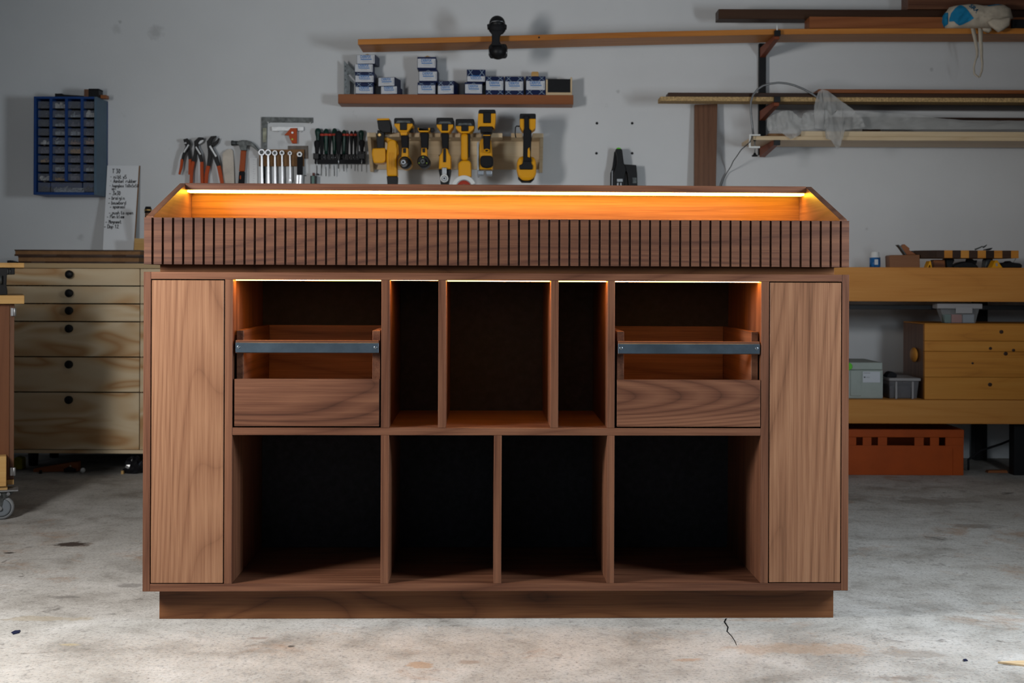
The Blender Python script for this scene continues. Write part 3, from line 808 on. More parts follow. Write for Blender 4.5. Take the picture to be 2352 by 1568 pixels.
def pliers(lab, x, ztop, spec):
    bx, bz = wpt(x, 950, YT)
    t = thing('pliers', lab, 'pliers', (bx, 6.02, bz), 'water-pump pliers on the wall')
    for name, mat, pts, ws, dy in spec:
        rb(pts, ws, YT + dy, 0.012).build(name, M[mat], t, 0.0012, 1)
    # hanging nail
    nx, nz = wpt(x, ztop, YT)
    MB().cyl((nx, YT + 0.002, nz), (nx, YW + 0.002, nz), 0.002).build('hook', M['dark_metal'], t)
    return t
pliers('smallest of three orange-handled water-pump pliers, leftmost on the wall', 215, 400, [
    ('jaw_arm', 'black_metal', [(203, 358), (238, 350), (260, 385), (235, 450), (200, 520), (184, 590)], [36, 44, 46, 40, 28, 26], 0.0),
    ('jaw_arm', 'black_metal', [(235, 390), (262, 480), (276, 590)], [40, 32, 28], 0.0125),
    ('slot_plate', 'satin', [(262, 400), (205, 490)], [20, 20], -0.0028),
    ('grip', 'orange', [(185, 565), (173, 660), (153, 737)], [30, 28, 20], -0.001),
    ('grip', 'orange', [(275, 565), (273, 660), (266, 737)], [30, 28, 20], 0.0115)])
pliers('middle one of three orange-handled water-pump pliers on the wall', 360, 400, [
    ('jaw_arm', 'black_metal', [(425, 332), (378, 335), (342, 372), (346, 440), (385, 510), (406, 605)], [22, 36, 46, 46, 42, 32], 0.0),
    ('jaw_arm', 'black_metal', [(348, 440), (330, 530), (312, 605)], [42, 38, 32], 0.0125),
    ('lower_jaw', 'satin', [(428, 352), (398, 372), (365, 385)], [16, 34, 36], 0.0125),
    ('slot_plate', 'satin', [(340, 425), (397, 515)], [20, 20], -0.0028),
    ('grip', 'orange', [(406, 595), (406, 700), (416, 950)], [36, 34, 32], -0.001),
    ('grip', 'orange', [(312, 590), (291, 700), (284, 950)], [36, 34, 32], 0.0115)])
pliers('largest of three orange-handled water-pump pliers, nearest the cream shim', 520, 400, [
    ('jaw_arm', 'black_metal', [(570, 308), (522, 322), (488, 370), (497, 430), (560, 540), (597, 650)], [14, 38, 52, 56, 52, 38], 0.0),
    ('jaw_arm', 'black_metal', [(500, 430), (500, 520), (480, 650)], [48, 46, 38], 0.0125),
    ('lower_jaw', 'black_metal', [(603, 328), (578, 372), (540, 402), (508, 420)], [12, 34, 40, 42], 0.0125),
    ('slot_plate', 'satin', [(498, 415), (572, 538)], [24, 24], -0.0028),
    ('grip', 'orange', [(481, 640), (460, 740), (445, 950)], [42, 40, 36], 0.0115),
    ('grip', 'orange', [(596, 640), (617, 740), (655, 950)], [42, 40, 36], -0.001)])
tag(pv([(640, 520), (648, 492), (690, 458), (735, 448), (757, 470), (765, 600), (778, 950), (652, 950)], 6.03, 0.018).build('plastic_shim', M['beige'], None, 0.0015), 'worn cream shim hanging between the largest pliers and the hammer', 'shim')

# claw hammer
bx, bz = wpt(850, 950, YT)
hm = thing('claw_hammer', 'claw hammer with dark steel head and orange-brown handle with black grip', 'hammer', (bx, 6.02, bz))
hx, hz = wpt(735, 382, YT); hx2, _ = wpt(800, 382, YT)
MB().lathe((hx, 6.018, hz), (1, 0, 0), [(0, 0.0112), (0.002, 0.0128), (0.010, 0.0128), (0.012, 0.0105), (hx2 - hx + 0.004, 0.0100)], 20).build('face', M['dark_metal'], hm)
pv([(798, 375), (825, 360), (865, 350), (915, 352), (960, 368), (1000, 400), (1052, 465), (1036, 475), (985, 432), (945, 412), (915, 415), (910, 470), (845, 466), (825, 405), (800, 398)], 6.006, 0.024).build('head', M['dark_metal'], hm, 0.002)
pv([(845, 467), (905, 470), (897, 580), (888, 702), (826, 702), (838, 580)], 6.009, 0.018).build('handle', M['orange_dark'], hm, 0.003)
pv([(826, 703), (889, 703), (884, 800), (876, 950), (804, 950), (820, 790)], 6.007, 0.022).build('grip', M['rubber'], hm, 0.004)
ex, ez = wpt(843, 770, 6.0065)
MB().ball((ex, 6.0066, ez), 0.0035, 0.0012, 0.010, 12, 8).build('inlay', M['orange'], hm)

# clear ruler
rl = thing('clear_ruler', 'clear plastic ruler hanging beside the hammer handle', 'ruler', (wpt(990, 950, 6.04)[0], 6.043, wpt(990, 950, 6.04)[1]))
pv([(946, 552), (1035, 552), (1035, 950), (946, 950)], 6.040, 0.004).build('blade', M['clear_rule'], rl)
m = MB()
for k in range(14):
    x, z = wpt(985, 575 + k * 26, 6.0395); m.box(x, x + (0.006 if k % 2 else 0.010), 6.0392, 6.0399, z, z + 0.0008)
m.build('scale_marks', M['dark_metal'], rl)

# framing square
fs = thing('framing_square', 'dark steel framing square hung as a corner above the spanners', 'square', (wpt(1110, 950, 6.03)[0], 6.033, wpt(1110, 950, 6.03)[1]))
pv([(1078, 90), (1662, 98), (1662, 157), (1150, 152), (1147, 155), (1140, 470), (1120, 950), (1078, 950)], 6.0432, 0.003).build('blade', M['dark_metal'], fs, 0.0004, 1)
m = MB(); m.px([(1096, 215), (1138, 215), (1134, 375), (1096, 375)], 6.0425, 0.0006, C2)
m.build('worn_label', plain('worn_paper', (0.34, 0.34, 0.26), 0.8, var=0.4), fs)
for x, y in ((1155, 153), (1630, 157)):
    a, b = wpt(x, y, 6.03)
    MB().cyl((a, 6.025, b), (a, YW + 0.002, b), 0.0022).build('peg', M['white'], fs)
# combination square
cq = thing('combination_square', 'combination square with pale steel rule and orange head inside the framing square', 'square', (wpt(1400, 390, 6.02)[0], 6.03, wpt(1400, 390, 6.02)[1]))
pv([(1195, 205), (1205, 200), (1556, 202), (1556, 245), (1200, 247)], 6.034, 0.003).build('rule', M['satin'], cq, 0.0004, 1)
pv([(1408, 216), (1478, 214), (1478, 388), (1425, 388), (1412, 360), (1396, 330), (1388, 298), (1338, 294), (1375, 255)], 6.020, 0.013).build('head', M['orange'], cq, 0.001)
a, b = wpt(1430, 268, 6.02)
MB().cyl((a, 6.016, b), (a, 6.0205, b), 0.0055, 0.0055, 16).build('lock_knob', M['satin'], cq, 0.0006, 1)
a, b = wpt(1428, 342, 6.02)
MB().cyl((a, 6.018, b), (a, 6.0205, b), 0.0042, 0.0042, 16).build('vial', M['vial'], cq)
for x, y in ((1256, 250), (1526, 252)):
    a, b = wpt(x, y, 6.03)
    MB().cyl((a, 6.028, b), (a, YW + 0.002, b), 0.002).build('peg', M['white'], cq)

# spanner board with five ratchet spanners, a brush-like tool and a steel plate behind
bd = thing('spanner_board', 'brown fibreboard holder behind the row of chrome spanners', 'holder', (wpt(1305, 645, 6.03)[0], 6.035, wpt(1305, 645, 6.03)[1]))
pv([(1054, 456), (1560, 456), (1560, 645), (1054, 645)], 6.030, 0.012).build('panel', M['mdf'], bd, 0.001, 1)
for x in (1085, 1157, 1233, 1313, 1400, 1510):
    a, b = wpt(x, 494, 6.03)
    MB().cyl((a, 6.008, b), (a, 6.0305, b), 0.0018).build('nail', M['dark_metal'], bd)
tag(pv([(1378, 415), (1606, 415), (1608, 560), (1378, 560)], 6.0466, 0.003).build('steel_plate', plain('brown_steel', (0.10, 0.085, 0.075), 0.5, 0.6, var=0.3), None, 0.0005, 1), 'dark brown steel plate hanging behind the spanner board', 'plate')
SZ = ['largest', 'second largest', 'middle-sized', 'second smallest', 'smallest']
for k, (x, y, r, w0, yb) in enumerate(((1085, 490, 37, 30, 905), (1157, 492, 35, 29, 905), (1233, 498, 30, 24, 890), (1313, 496, 27, 21, 875), (1402, 500, 23, 18, 812))):
    a, b = wpt(x, y, 6.015)
    a2, b2 = wpt(x + 4, yb, 6.015)
    s = thing('ratchet_spanner', f'{SZ[k]} of the five chrome ratchet spanners on the brown holder', 'spanner', (a2, 6.018, b2), 'ratchet spanners on the holder')
    rr = S_(r * K2, 6.015)
    m = MB(); n = 28
    ring_o = [(a + rr * math.cos(2 * math.pi * i / n), b + rr * math.sin(2 * math.pi * i / n)) for i in range(n)]
    ri = rr * 0.62
    vs = []
    for Yq in (6.009, 6.019):
        for q in (rr, ri):
            vs += [(a + q * math.cos(2 * math.pi * i / n), Yq, b + q * math.sin(2 * math.pi * i / n)) for i in range(n)]
    fsx = []
    for i in range(n):
        j = (i + 1) % n
        fsx += [(i, j, n + j, n + i), (2 * n + i, 3 * n + i, 3 * n + j, 2 * n + j), (i, 2 * n + i, 2 * n + j, j), (n + i, n + j, 3 * n + j, 3 * n + i)]
    m.add(vs, fsx); m.build('ring_head', M['steel'], s, 0.0006, 1)
    m = MB(); m.lathe((a, 6.0165, b), (0, 1, 0), [(0, ri * 1.02), (0.002, ri * 1.02)], 20); m.build('ratchet_core', M['dark_metal'], s)
    w2 = S_(w0 * K2, 6.015) / 2
    m = MB(); m.prism([(a - w2 * 0.8, b - rr * 0.93), (a + w2 * 0.8, b - rr * 0.93), (a2 + w2, b2 + 0.012), (a2 - w2, b2 + 0.012)], 6.011, 6.017)
    m.build('shaft', M['steel'], s, 0.0012)
    fr_ = w2 * 1.75
    m = MB(); m.prism([(a2 - w2, b2 + 0.0119), (a2 + w2, b2 + 0.0119), (a2 + fr_, b2 + 0.002), (a2 + fr_ * 0.9, b2 - 0.008), (a2 + fr_ * 0.45, b2 - 0.010), (a2 + fr_ * 0.40, b2 - 0.001), (a2 - fr_ * 0.40, b2 - 0.001), (a2 - fr_ * 0.45, b2 - 0.010), (a2 - fr_ * 0.9, b2 - 0.008), (a2 - fr_, b2 + 0.002)], 6.010, 6.018)
    m.build('open_jaw', M['steel'], s, 0.0008, 1)
br = thing('scraper_tool', 'black-handled tool with a steel fork hanging right of the chrome spanners', 'tool', (wpt(1508, 900, 6.01)[0], 6.015, wpt(1508, 900, 6.01)[1]))
a, b = wpt(1510, 512, 6.01)
MB().lathe((a, 6.006, b), (0, 1, 0), [(0, 0.0118), (0.001, 0.0128), (0.013, 0.0128)], 22).build('eye', M['satin'], br)
MB().cyl((a, 6.0045, b), (a, 6.0065, b), 0.0062).build('eye_hole', M['black'], br)
pv([(1481, 536), (1541, 536), (1541, 742), (1478, 742)], 6.004, 0.018).build('handle', M['rubber'], br, 0.003)
for xo in (1488, 1520):
    rb([(xo, 742), (xo - 4, 840), (xo + (-10 if xo < 1500 else 12), 900)], [24, 22, 16], 6.009, 0.006).build('fork_tine', M['steel'], br, 0.0006, 1)

# screwdriver rack
Y7 = 5.99
rk = thing('screwdriver_rack', 'black plastic wall rack for screwdrivers and bits', 'rack', (wpt(800, 1000, Y7, C7)[0], 6.02, wpt(800, 1000, Y7, C7)[1]))
pv([(200, 748), (330, 748), (330, 772), (1290, 772), (1290, 700), (1440, 700), (1440, 1000), (235, 1000), (235, 890), (200, 890)], Y7 + 0.035, 0.024, C7).build('back_rail', M['black'], rk, 0.0015)
for x0, x1 in ((200, 330), (760, 850), (1290, 1440)):
    pv([(x0, 750), (x1, 750), (x1, 890), (x0 + 3, 890)], Y7 + 0.0, 0.0348, C7).build('clip', M['black'], rk, 0.002)
pv([(235, 900), (1440, 900), (1440, 1000), (235, 1000)], Y7 + 0.008, 0.0268, C7).build('lower_rail', M['rubber'], rk, 0.001, 1)
m = MB()
for k in range(9):
    for x in (345 + k * 47, 870 + k * 47):
        a, b = wpt(x, 860, Y7, C7); m.cyl((a, Y7 + 0.03, b), (a, Y7 + 0.03, b + 0.009), 0.0022, 0.0018, 8)
o = m.build('bit_row', M['satin'], rk); o['kind'] = 'stuff'
#            x    top  width  bottom collar shaft_end shaft_w  y-offset  look
SD = [(318, 150, 150, 480, 0, 0, 0, 0.030, 'green', 'dark green bulb-topped screwdriver at the left end of the rack'),
      (295, 440, 150, 750, 0, 1255, 26, 0.004, 'black', 'short black-headed screwdriver in front at the left end of the rack'),
      (415, 250, 92, 770, 300, 1110, 18, 0.018, 'black', 'slim red-collared screwdriver, first right of the left rack end'),
      (515, 160, 148, 770, 300, 1300, 24, 0.026, 'green', 'green-topped screwdriver with long shaft, third from the left rack end'),
      (605, 255, 84, 770, 300, 1120, 18, 0.016, 'black', 'slim red-collared screwdriver left of the tall green-topped pair'),
      (716, 150, 140, 770, 300, 1300, 24, 0.028, 'green', 'tall green-topped screwdriver just behind the big central one'),
      (815, 212, 172, 765, 0, 1120, 30, 0.002, 'black', 'big black central screwdriver in front of the rack'),
      (945, 190, 118, 770, 300, 1185, 22, 0.028, 'green', 'green-topped screwdriver just right of the big central one'),
      (1030, 255, 82, 770, 300, 1110, 18, 0.016, 'black', 'slim red-collared screwdriver, second right of the big central one'),
      (1125, 215, 90, 770, 300, 1120, 20, 0.016, 'black', 'slim screwdriver left of the rightmost red-collared one'),
      (1212, 205, 84, 770, 300, 1180, 20, 0.028, 'black', 'rightmost red-collared screwdriver in the rack'),
      (1358, 195, 135, 480, 0, 0, 0, 0.030, 'green', 'dark green bulb-topped screwdriver at the right end of the rack'),
      (1372, 430, 150, 705, 0, 1190, 22, 0.004, 'black', 'short black-headed screwdriver in front at the right end of the rack')]
for x, yt, w_, yb, col_, se, sw, dy, look, lab in SD:
    yy = Y7 + dy
    a, zt_ = wpt(x, yt, yy, C7); zb_ = wpt(x, yb, yy, C7)[1]
    zend = wpt(x, se, yy, C7)[1] if se else zb_
    t = thing('screwdriver', lab, 'screwdriver', (a, yy, zend), 'screwdrivers in the wall rack')
    r = S_(w_ / 10.453, yy) / 2; r = min(r, 0.0175); H = zt_ - zb_
    MB().lathe((a, yy, zb_), (0, 0, 1), [(0, r * 0.55), (H * 0.15, r * 0.62), (H * 0.4, r * 0.70), (H * 0.62, r * 0.95), (H * 0.8, r), (H * 0.93, r * 0.82), (H * 0.99, r * 0.45), (H, r * 0.1)], 20).build('handle', M['green_dark' if look == 'green' else 'rubber'], t)
    if col_:
        zc = wpt(x, 340, yy, C7)[1]
        MB().lathe((a, yy, zc), (0, 0, 1), [(0, r * 0.9), (0.001, r * 1.06), (S_(52 / 10.453, yy), r * 1.06), (S_(56 / 10.453, yy), r * 0.9)], 20).build('collar', M['red'], t)
    if se:
        rs = S_(sw / 10.453, yy) / 2
        MB().cyl((a, yy, zend), (a, yy, zb_ + 0.001), rs, rs, 12).build('shaft', M['steel'], t)
# little pocket tool under the rack
pk = thing('glass_cutter', 'small black hand tool with green stripe and brown cap hanging under the screwdriver rack', 'tool', (wpt(205, 1560, 6.0, C7)[0], 6.01, wpt(205, 1560, 6.0, C7)[1]))
pv([(130, 1290), (280, 1290), (276, 1560), (132, 1560)], 6.0, 0.02, C7).build('body', M['black'], pk, 0.0015)
pv([(165, 1296), (230, 1296), (228, 1560), (167, 1560)], 5.9985, 0.0014, C7).build('stripe', plain('grey_green', (0.13, 0.22, 0.19), 0.5), pk)
pv([(182, 1220), (240, 1220), (240, 1289), (182, 1289)], 6.004, 0.012, C7).build('cap', plain('red_brown_cap', (0.10, 0.025, 0.018), 0.5), pk, 0.001)
a, b = wpt(60, 1275, 6.02, C7); a2, b2 = wpt(320, 1255, 6.02, C7)
MB().cyl((a2, 6.005, b2), (a2, YW, b2), 0.0028).build('peg', M['black'], pk)
a, b = wpt(5, 1282, 6.03, C7)
tag(MB().lathe((a, YW - 0.012, b), (0, 1, 0), [(0, 0.0024), (0.003, 0.003), (0.012, 0.0016)], 12).build('wall_peg', M['black']), 'lone black peg in the wall left of the small green-striped tool', 'peg')

# ------------------------------------------------------------------ power tool rack
YR = 5.86
K3 = 1 / 5.004
tr = thing('power_tool_rack', 'pale plywood wall rack with slotted shelf for hanging power tools', 'rack', (wpt(1080, 795, YR, C3)[0], 5.95, wpt(1080, 800, YR, C3)[1]))
pv([(135, 430), (2055, 430), (2055, 795), (140, 795)], 6.030, 0.018, C3).build('back_panel', M['pale_board'], tr, 0.001, 1)
def rack_z(y): return wpt(1000, y, YR, C3)[1]
def rx(x): return wpt(x, 400, YR, C3)[0]
for a, b in ((65, 168), (300, 440), (545, 668), (776, 910), (1008, 1138), (1256, 1380), (1490, 1620), (1722, 1852), (1966, 2092)):
    MB().box(rx(a), rx(b), YR, 6.0295, rack_z(425), rack_z(376)).build('shelf_finger', M['pale_board'], tr, 0.001, 1)
MB().box(rx(176), rx(1951), 5.985, 6.0295, rack_z(424), rack_z(378)).build('shelf_strip', M['pale_board'], tr)
for a, b in ((65, 103), (2052, 2092)):
    z0, z1 = rack_z(795), rack_z(426)
    MB().prism([(YR + 0.01, z1), (6.0295, z1), (6.0295, z0), (6.0, z0)], rx(a), rx(b), 'X').build('side_panel', M['pale_board'], tr, 0.001, 1)
# thin bits standing on the shelf
for k, x in enumerate((372, 622)):
    a, z = wpt(x, 376, YR + 0.05, C3)
    zb = rack_z(376) + 0.0004
    t = thing('drill_bit', ['thin bright drill bit standing on the rack left of the chuck drill', 'thin bright drill bit standing on the rack right of the chuck drill'][k], 'drill bit', (a, YR + 0.05, zb))
    MB().cyl((a, YR + 0.05, zb), (a, YR + 0.05, zb + 0.022), 0.0022, 0.0022, 10).build('shank', M['satin'], t)
    MB().cyl((a, YR + 0.05, zb + 0.0222), (a, YR + 0.05, zb + 0.045), 0.0014, 0.0008, 8).build('flute', M['steel'], t)

def tool(name, lab, cat, x, ybot):
    a, b = wpt(x, ybot, 5.80, C3)
    return thing(name, lab, cat, (a, 5.84, b), 'yellow power tools in the rack')
def pc(t, name, mat, pts, Y, th, bev=0.003):
    return pv(pts, Y, th, C3).build(name, M[mat], t, bev, 2)
def disc(t, name, mat, x, y, r, Y, prof, n=28):
    a, b = wpt(x, y, Y, C3); R_ = S_(r * K3, Y)
    return MB().lathe((a, Y, b), (0, 1, 0), [(h, q * R_) for h, q in prof], n).build(name, M[mat], t)

# 1 nailer-like tool with ribbed barrel
t = tool('cordless_nailer', 'yellow power tool with long ribbed barrel and black nozzle, leftmost in the rack', 'power tool', 250, 1000)
pc(t, 'battery', 'black', [(180, 232), (322, 228), (337, 300), (333, 372), (240, 372), (195, 335)], 5.79, 0.10)
pc(t, 'battery_cap', 'yellow', [(177, 210), (318, 206), (322, 227), (180, 231)], 5.79, 0.10, 0.002)
pc(t, 'handle', 'black', [(185, 340), (262, 372), (260, 556), (180, 552), (172, 440)], 5.80, 0.05)
disc(t, 'switch', 'brass', 207, 397, 24, 5.796, [(0, 0.6), (0.002, 1), (0.006, 1)], 16)
pc(t, 'motor_housing', 'yellow', [(125, 552), (275, 547), (282, 640), (278, 700), (250, 722), (140, 722), (118, 620)], 5.785, 0.09, 0.006)
pc(t, 'bridge', 'yellow', [(262, 432), (300, 430), (410, 470), (420, 500), (330, 500), (262, 470)], 5.83, 0.05)
pc(t, 'barrel', 'yellow', [(300, 480), (320, 455), (370, 450), (395, 470), (410, 560), (400, 700), (408, 872), (292, 872), (285, 640)], 5.775, 0.08, 0.008)
pc(t, 'side_pod', 'yellow', [(398, 480), (425, 520), (430, 620), (405, 640)], 5.80, 0.05, 0.004)
for x in (320, 345, 370):
    pc(t, 'rib', 'yellow', [(x - 5, 600), (x + 5, 600), (x + 5, 800), (x - 5, 800)], 5.7715, 0.004, 0.0005)
pc(t, 'nozzle', 'black', [(290, 873), (412, 873), (410, 940), (402, 1000), (300, 1000), (296, 930)], 5.78, 0.06)
# 2 drill
def battery_clip(t, x0, x1, ytop, ymid, ybot, cw=0.38, deep=0.105, Y=5.775):
    xm = (x0 + x1) / 2; h = (x1 - x0) / 2; c = h * cw
    pc(t, 'battery', 'black', [(x0, ytop + 8), (x0 + 12, ytop), (x1 - 12, ytop), (x1, ytop + 8), (x1, ymid + 12), (x0, ymid + 12)], Y, deep, 0.004)
    pc(t, 'battery_window', 'dark_metal', [(x0 + 20, ymid - 5), (x0 + 40, ymid - 35), (x1 - 40, ymid - 35), (x1 - 20, ymid - 5)], Y - 0.002, 0.0045, 0.001)
    pc(t, 'battery_mount', 'yellow', [(x0 + 2, ymid), (xm - c, ymid), (xm - c, ybot - 22), (xm + c, ybot - 22), (xm + c, ymid), (x1 - 2, ymid), (x1 - 4, ymid + 28), (x1 - 24, ymid + 50), (xm + c * 1.2, ybot), (xm - c * 1.2, ybot), (x0 + 24, ymid + 50), (x0 + 4, ymid + 28)], Y - 0.006, deep * 0.95, 0.003)
    pc(t, 'release_button', 'black', [(xm - c + 2, ymid - 12), (xm + c - 2, ymid - 12), (xm + c - 2, ybot - 24), (xm - c + 2, ybot - 24)], Y - 0.004, 0.05, 0.002)
t = tool('cordless_drill', 'yellow and black cordless drill with bright silver chuck pointing forward', 'power tool', 490, 780)
battery_clip(t, 375, 592, 203, 268, 365)
pc(t, 'belt_clip', 'black', [(555, 325), (592, 320), (592, 365), (540, 368)], 5.80, 0.03)
pc(t, 'neck', 'yellow', [(442, 360), (528, 360), (520, 402), (452, 402)], 5.778, 0.06, 0.002)
pc(t, 'handle', 'rubber', [(450, 400), (540, 400), (537, 560), (465, 560)], 5.79, 0.055, 0.006)
pc(t, 'grip_front', 'yellow', [(468, 548), (535, 548), (540, 640), (525, 660), (465, 660), (460, 640)], 5.785, 0.06)
pc(t, 'trigger', 'black', [(478, 552), (512, 552), (510, 606), (480, 606)], 5.779, 0.012, 0.002)
disc(t, 'body', 'yellow', 500, 712, 76, 5.79, [(0, 0.9), (0.004, 1), (0.10, 1), (0.11, 0.8)])
disc(t, 'collar', 'black', 497, 712, 72, 5.735, [(0, 0.75), (0.006, 0.95), (0.054, 1.0)])
disc(t, 'chuck', 'steel', 482, 711, 44, 5.690, [(0, 0.55), (0.004, 0.8), (0.012, 1), (0.044, 1.1)])
disc(t, 'chuck_hole', 'black', 480, 711, 14, 5.6885, [(0, 1), (0.0016, 1)], 12)
# 3 impact driver without battery
t = tool('impact_driver', 'black impact driver without battery and with three small lamps on its round nose', 'power tool', 712, 775)
pc(t, 'battery_mount', 'yellow', [(645, 318), (665, 314), (668, 342), (765, 342), (770, 314), (792, 318), (788, 345), (762, 367), (672, 367), (650, 345)], 5.78, 0.09)
pc(t, 'terminal_block', 'black', [(670, 318), (764, 318), (764, 341), (670, 341)], 5.786, 0.08, 0.001)
pc(t, 'belt_clip', 'black', [(794, 318), (835, 316), (840, 345), (832, 366), (792, 366)], 5.79, 0.03)
pc(t, 'handle', 'rubber', [(673, 368), (772, 368), (762, 560), (690, 560)], 5.79, 0.055, 0.006)
pc(t, 'grip_front', 'yellow', [(690, 548), (750, 548), (756, 640), (745, 660), (690, 660), (684, 640)], 5.786, 0.06)
pc(t, 'trigger', 'black', [(700, 552), (734, 552), (732, 600), (702, 600)], 5.780, 0.012, 0.002)
disc(t, 'nose', 'black', 712, 702, 71, 5.76, [(0, 0.85), (0.005, 1), (0.10, 1), (0.11, 0.8)])
disc(t, 'collet', 'dark_metal', 703, 702, 32, 5.735, [(0, 0.7), (0.004, 1), (0.026, 1)])
disc(t, 'bit_hole', 'black', 703, 702, 14, 5.7335, [(0, 1), (0.002, 1)], 12)
for x, y in ((708, 655), (664, 722), (750, 722)):
    disc(t, 'lamp', 'vial', x, y, 8, 5.7585, [(0, 0.7), (0.0016, 1)], 12)
# 4 right-angle tool
t = tool('oscillating_tool', 'yellow and black power tool with bright silver angled head, fourth in the rack', 'power tool', 955, 1000)
battery_clip(t, 862, 1058, 200, 278, 372)
pc(t, 'handle', 'rubber', [(914, 372), (1002, 372), (998, 560), (930, 560)], 5.79, 0.055, 0.006)
pc(t, 'body', 'yellow', [(932, 552), (988, 552), (1002, 600), (1026, 640), (1028, 792), (888, 792), (895, 640), (925, 600)], 5.78, 0.075, 0.006)
pc(t, 'switch_slot', 'black', [(940, 556), (972, 556), (972, 712), (940, 712)], 5.774, 0.008, 0.002)
for x in (898, 1014): pc(t, 'latch', 'black', [(x - 12, 628), (x + 12, 628), (x + 8, 645), (x - 8, 645)], 5.785, 0.02, 0.001)
pc(t, 'head_shroud', 'black', [(885, 793), (1032, 793), (1018, 880), (992, 1000), (915, 1000), (900, 870)], 5.785, 0.06, 0.004)
pc(t, 'head_bridge', 'satin', [(924, 772), (980, 772), (980, 862), (924, 862)], 5.765, 0.03, 0.003)
disc(t, 'drive_ring', 'white', 952, 896, 47, 5.755, [(0, 0.85), (0.003, 1), (0.03, 1)])
disc(t, 'drive_hub', 'satin', 952, 898, 32, 5.750, [(0, 0.8), (0.003, 1), (0.006, 1)])
disc(t, 'drive_bolt', 'black', 952, 898, 10, 5.7485, [(0, 1), (0.002, 1)], 10)
# 5 grinder
t = tool('angle_grinder', 'yellow angle grinder with long slim handle and silver guard at the bottom', 'power tool', 1190, 1100)
battery_clip(t, 1082, 1298, 215, 296, 378)
pc(t, 'handle', 'yellow', [(1143, 378), (1224, 378), (1226, 692), (1143, 692)], 5.785, 0.065, 0.012)
pc(t, 'paddle', 'black', [(1227, 382), (1250, 382), (1246, 640), (1227, 660)], 5.80, 0.04, 0.003)
pc(t, 'gear_case', 'yellow', [(1112, 720), (1150, 690), (1242, 690), (1260, 722), (1264, 884), (1114, 884)], 5.78, 0.08, 0.008)
gx, gz = wpt(1178, 1005, 5.765, C3)
m = MB(); n = 24
Ro, Ri = S_(142 * K3, 5.765), S_(92 * K3, 5.765)
arc = [math.radians(20 + 180 * i / n) for i in range(n + 1)]
m.prism([(gx + Ro * math.cos(a), gz + Ro * math.sin(a)) for a in arc] + [(gx + Ri * math.cos(a), gz + Ri * math.sin(a)) for a in arc[::-1]], 5.765, 5.80)
m.build('guard', M['white'], t, 0.002, 1)
disc(t, 'grinding_disc', 'red', 1178, 1005, 84, 5.768, [(0, 0.25), (0.002, 0.98), (0.004, 1.0), (0.006, 0.98)])
disc(t, 'flange', 'satin', 1178, 1005, 40, 5.760, [(0, 0.8), (0.003, 1), (0.009, 1)])
# 6 jigsaw
t = tool('jigsaw', 'tall yellow and black jigsaw with silver footplate, sixth in the rack', 'power tool', 1425, 862)
pc(t, 'battery', 'black', [(1347, 118), (1360, 107), (1530, 107), (1543, 118), (1545, 156), (1344, 156)], 5.77, 0.11, 0.004)
pc(t, 'battery_mount', 'yellow', [(1342, 152), (1400, 152), (1400, 262), (1490, 262), (1490, 152), (1546, 152), (1540, 260), (1528, 325), (1505, 300), (1360, 300), (1336, 325), (1336, 260)], 5.766, 0.10, 0.003)
pc(t, 'release_button', 'black', [(1402, 138), (1488, 138), (1488, 260), (1402, 260)], 5.766, 0.05, 0.003)
pc(t, 'collar', 'black', [(1356, 290), (1508, 290), (1500, 372), (1368, 372)], 5.775, 0.08, 0.004)
pc(t, 'body', 'yellow', [(1366, 455), (1398, 440), (1486, 440), (1502, 560), (1512, 795), (1348, 795), (1350, 560)], 5.80, 0.07, 0.006)
pc(t, 'handle', 'rubber', [(1396, 372), (1484, 372), (1480, 570), (1404, 570)], 5.775, 0.05, 0.008)
pc(t, 'handle_ring', 'yellow', [(1398, 398), (1482, 398), (1482, 408), (1398, 408)], 5.7725, 0.03, 0.001)
bx_, bz_ = wpt(1441, 580, 5.772, C3)
MB().ball((bx_, 5.776, bz_), S_(36 * K3, 5.77), 0.008, S_(24 * K3, 5.77), 20, 10).build('switch_bezel', M['yellow'], t)
MB().ball((bx_, 5.771, bz_), S_(20 * K3, 5.77), 0.006, S_(11 * K3, 5.77), 16, 8).build('switch', M['black'], t)
pc(t, 'motor_cover', 'rubber', [(1362, 665), (1385, 635), (1495, 635), (1516, 665), (1516, 730), (1500, 765), (1440, 776), (1385, 765), (1364, 730)], 5.765, 0.06, 0.010)
pc(t, 'footplate', 'satin', [(1328, 490), (1348, 468), (1350, 870), (1330, 870)], 5.79, 0.09, 0.001)
for x in (1332, 1430): pc(t, 'foot', 'steel', [(x, 806), (x + 75, 806), (x + 72, 862), (x + 3, 862)], 5.775, 0.06, 0.003)
# 7 sander
t = tool('finishing_sander', 'yellow and black power tool with rounded base and wire belt hook, rightmost in the rack', 'power tool', 1900, 925)
pc(t, 'battery', 'black', [(1820, 160), (1832, 153), (1995, 153), (2006, 160), (2006, 222), (1820, 222)], 5.77, 0.11, 0.004)
pc(t, 'battery_mount', 'yellow', [(1820, 212), (2006, 212), (2004, 320), (1962, 352), (1850, 352), (1822, 300)], 5.768, 0.10, 0.004)
pc(t, 'handle', 'rubber', [(1870, 172), (1926, 172), (1930, 330), (1958, 345), (1948, 640), (1962, 705), (1858, 705), (1862, 345), (1872, 330)], 5.755, 0.06, 0.006)
pc(t, 'side_label', 'yellow', [(1912, 560), (1932, 540), (1940, 600), (1938, 660), (1910, 650)], 5.751, 0.01, 0.002)
pc(t, 'housing', 'yellow', [(1788, 720), (1808, 652), (1860, 640), (1990, 648), (2010, 710), (2012, 850), (1984, 892), (1944, 922), (1850, 922), (1802, 872), (1785, 800)], 5.775, 0.09, 0.012)
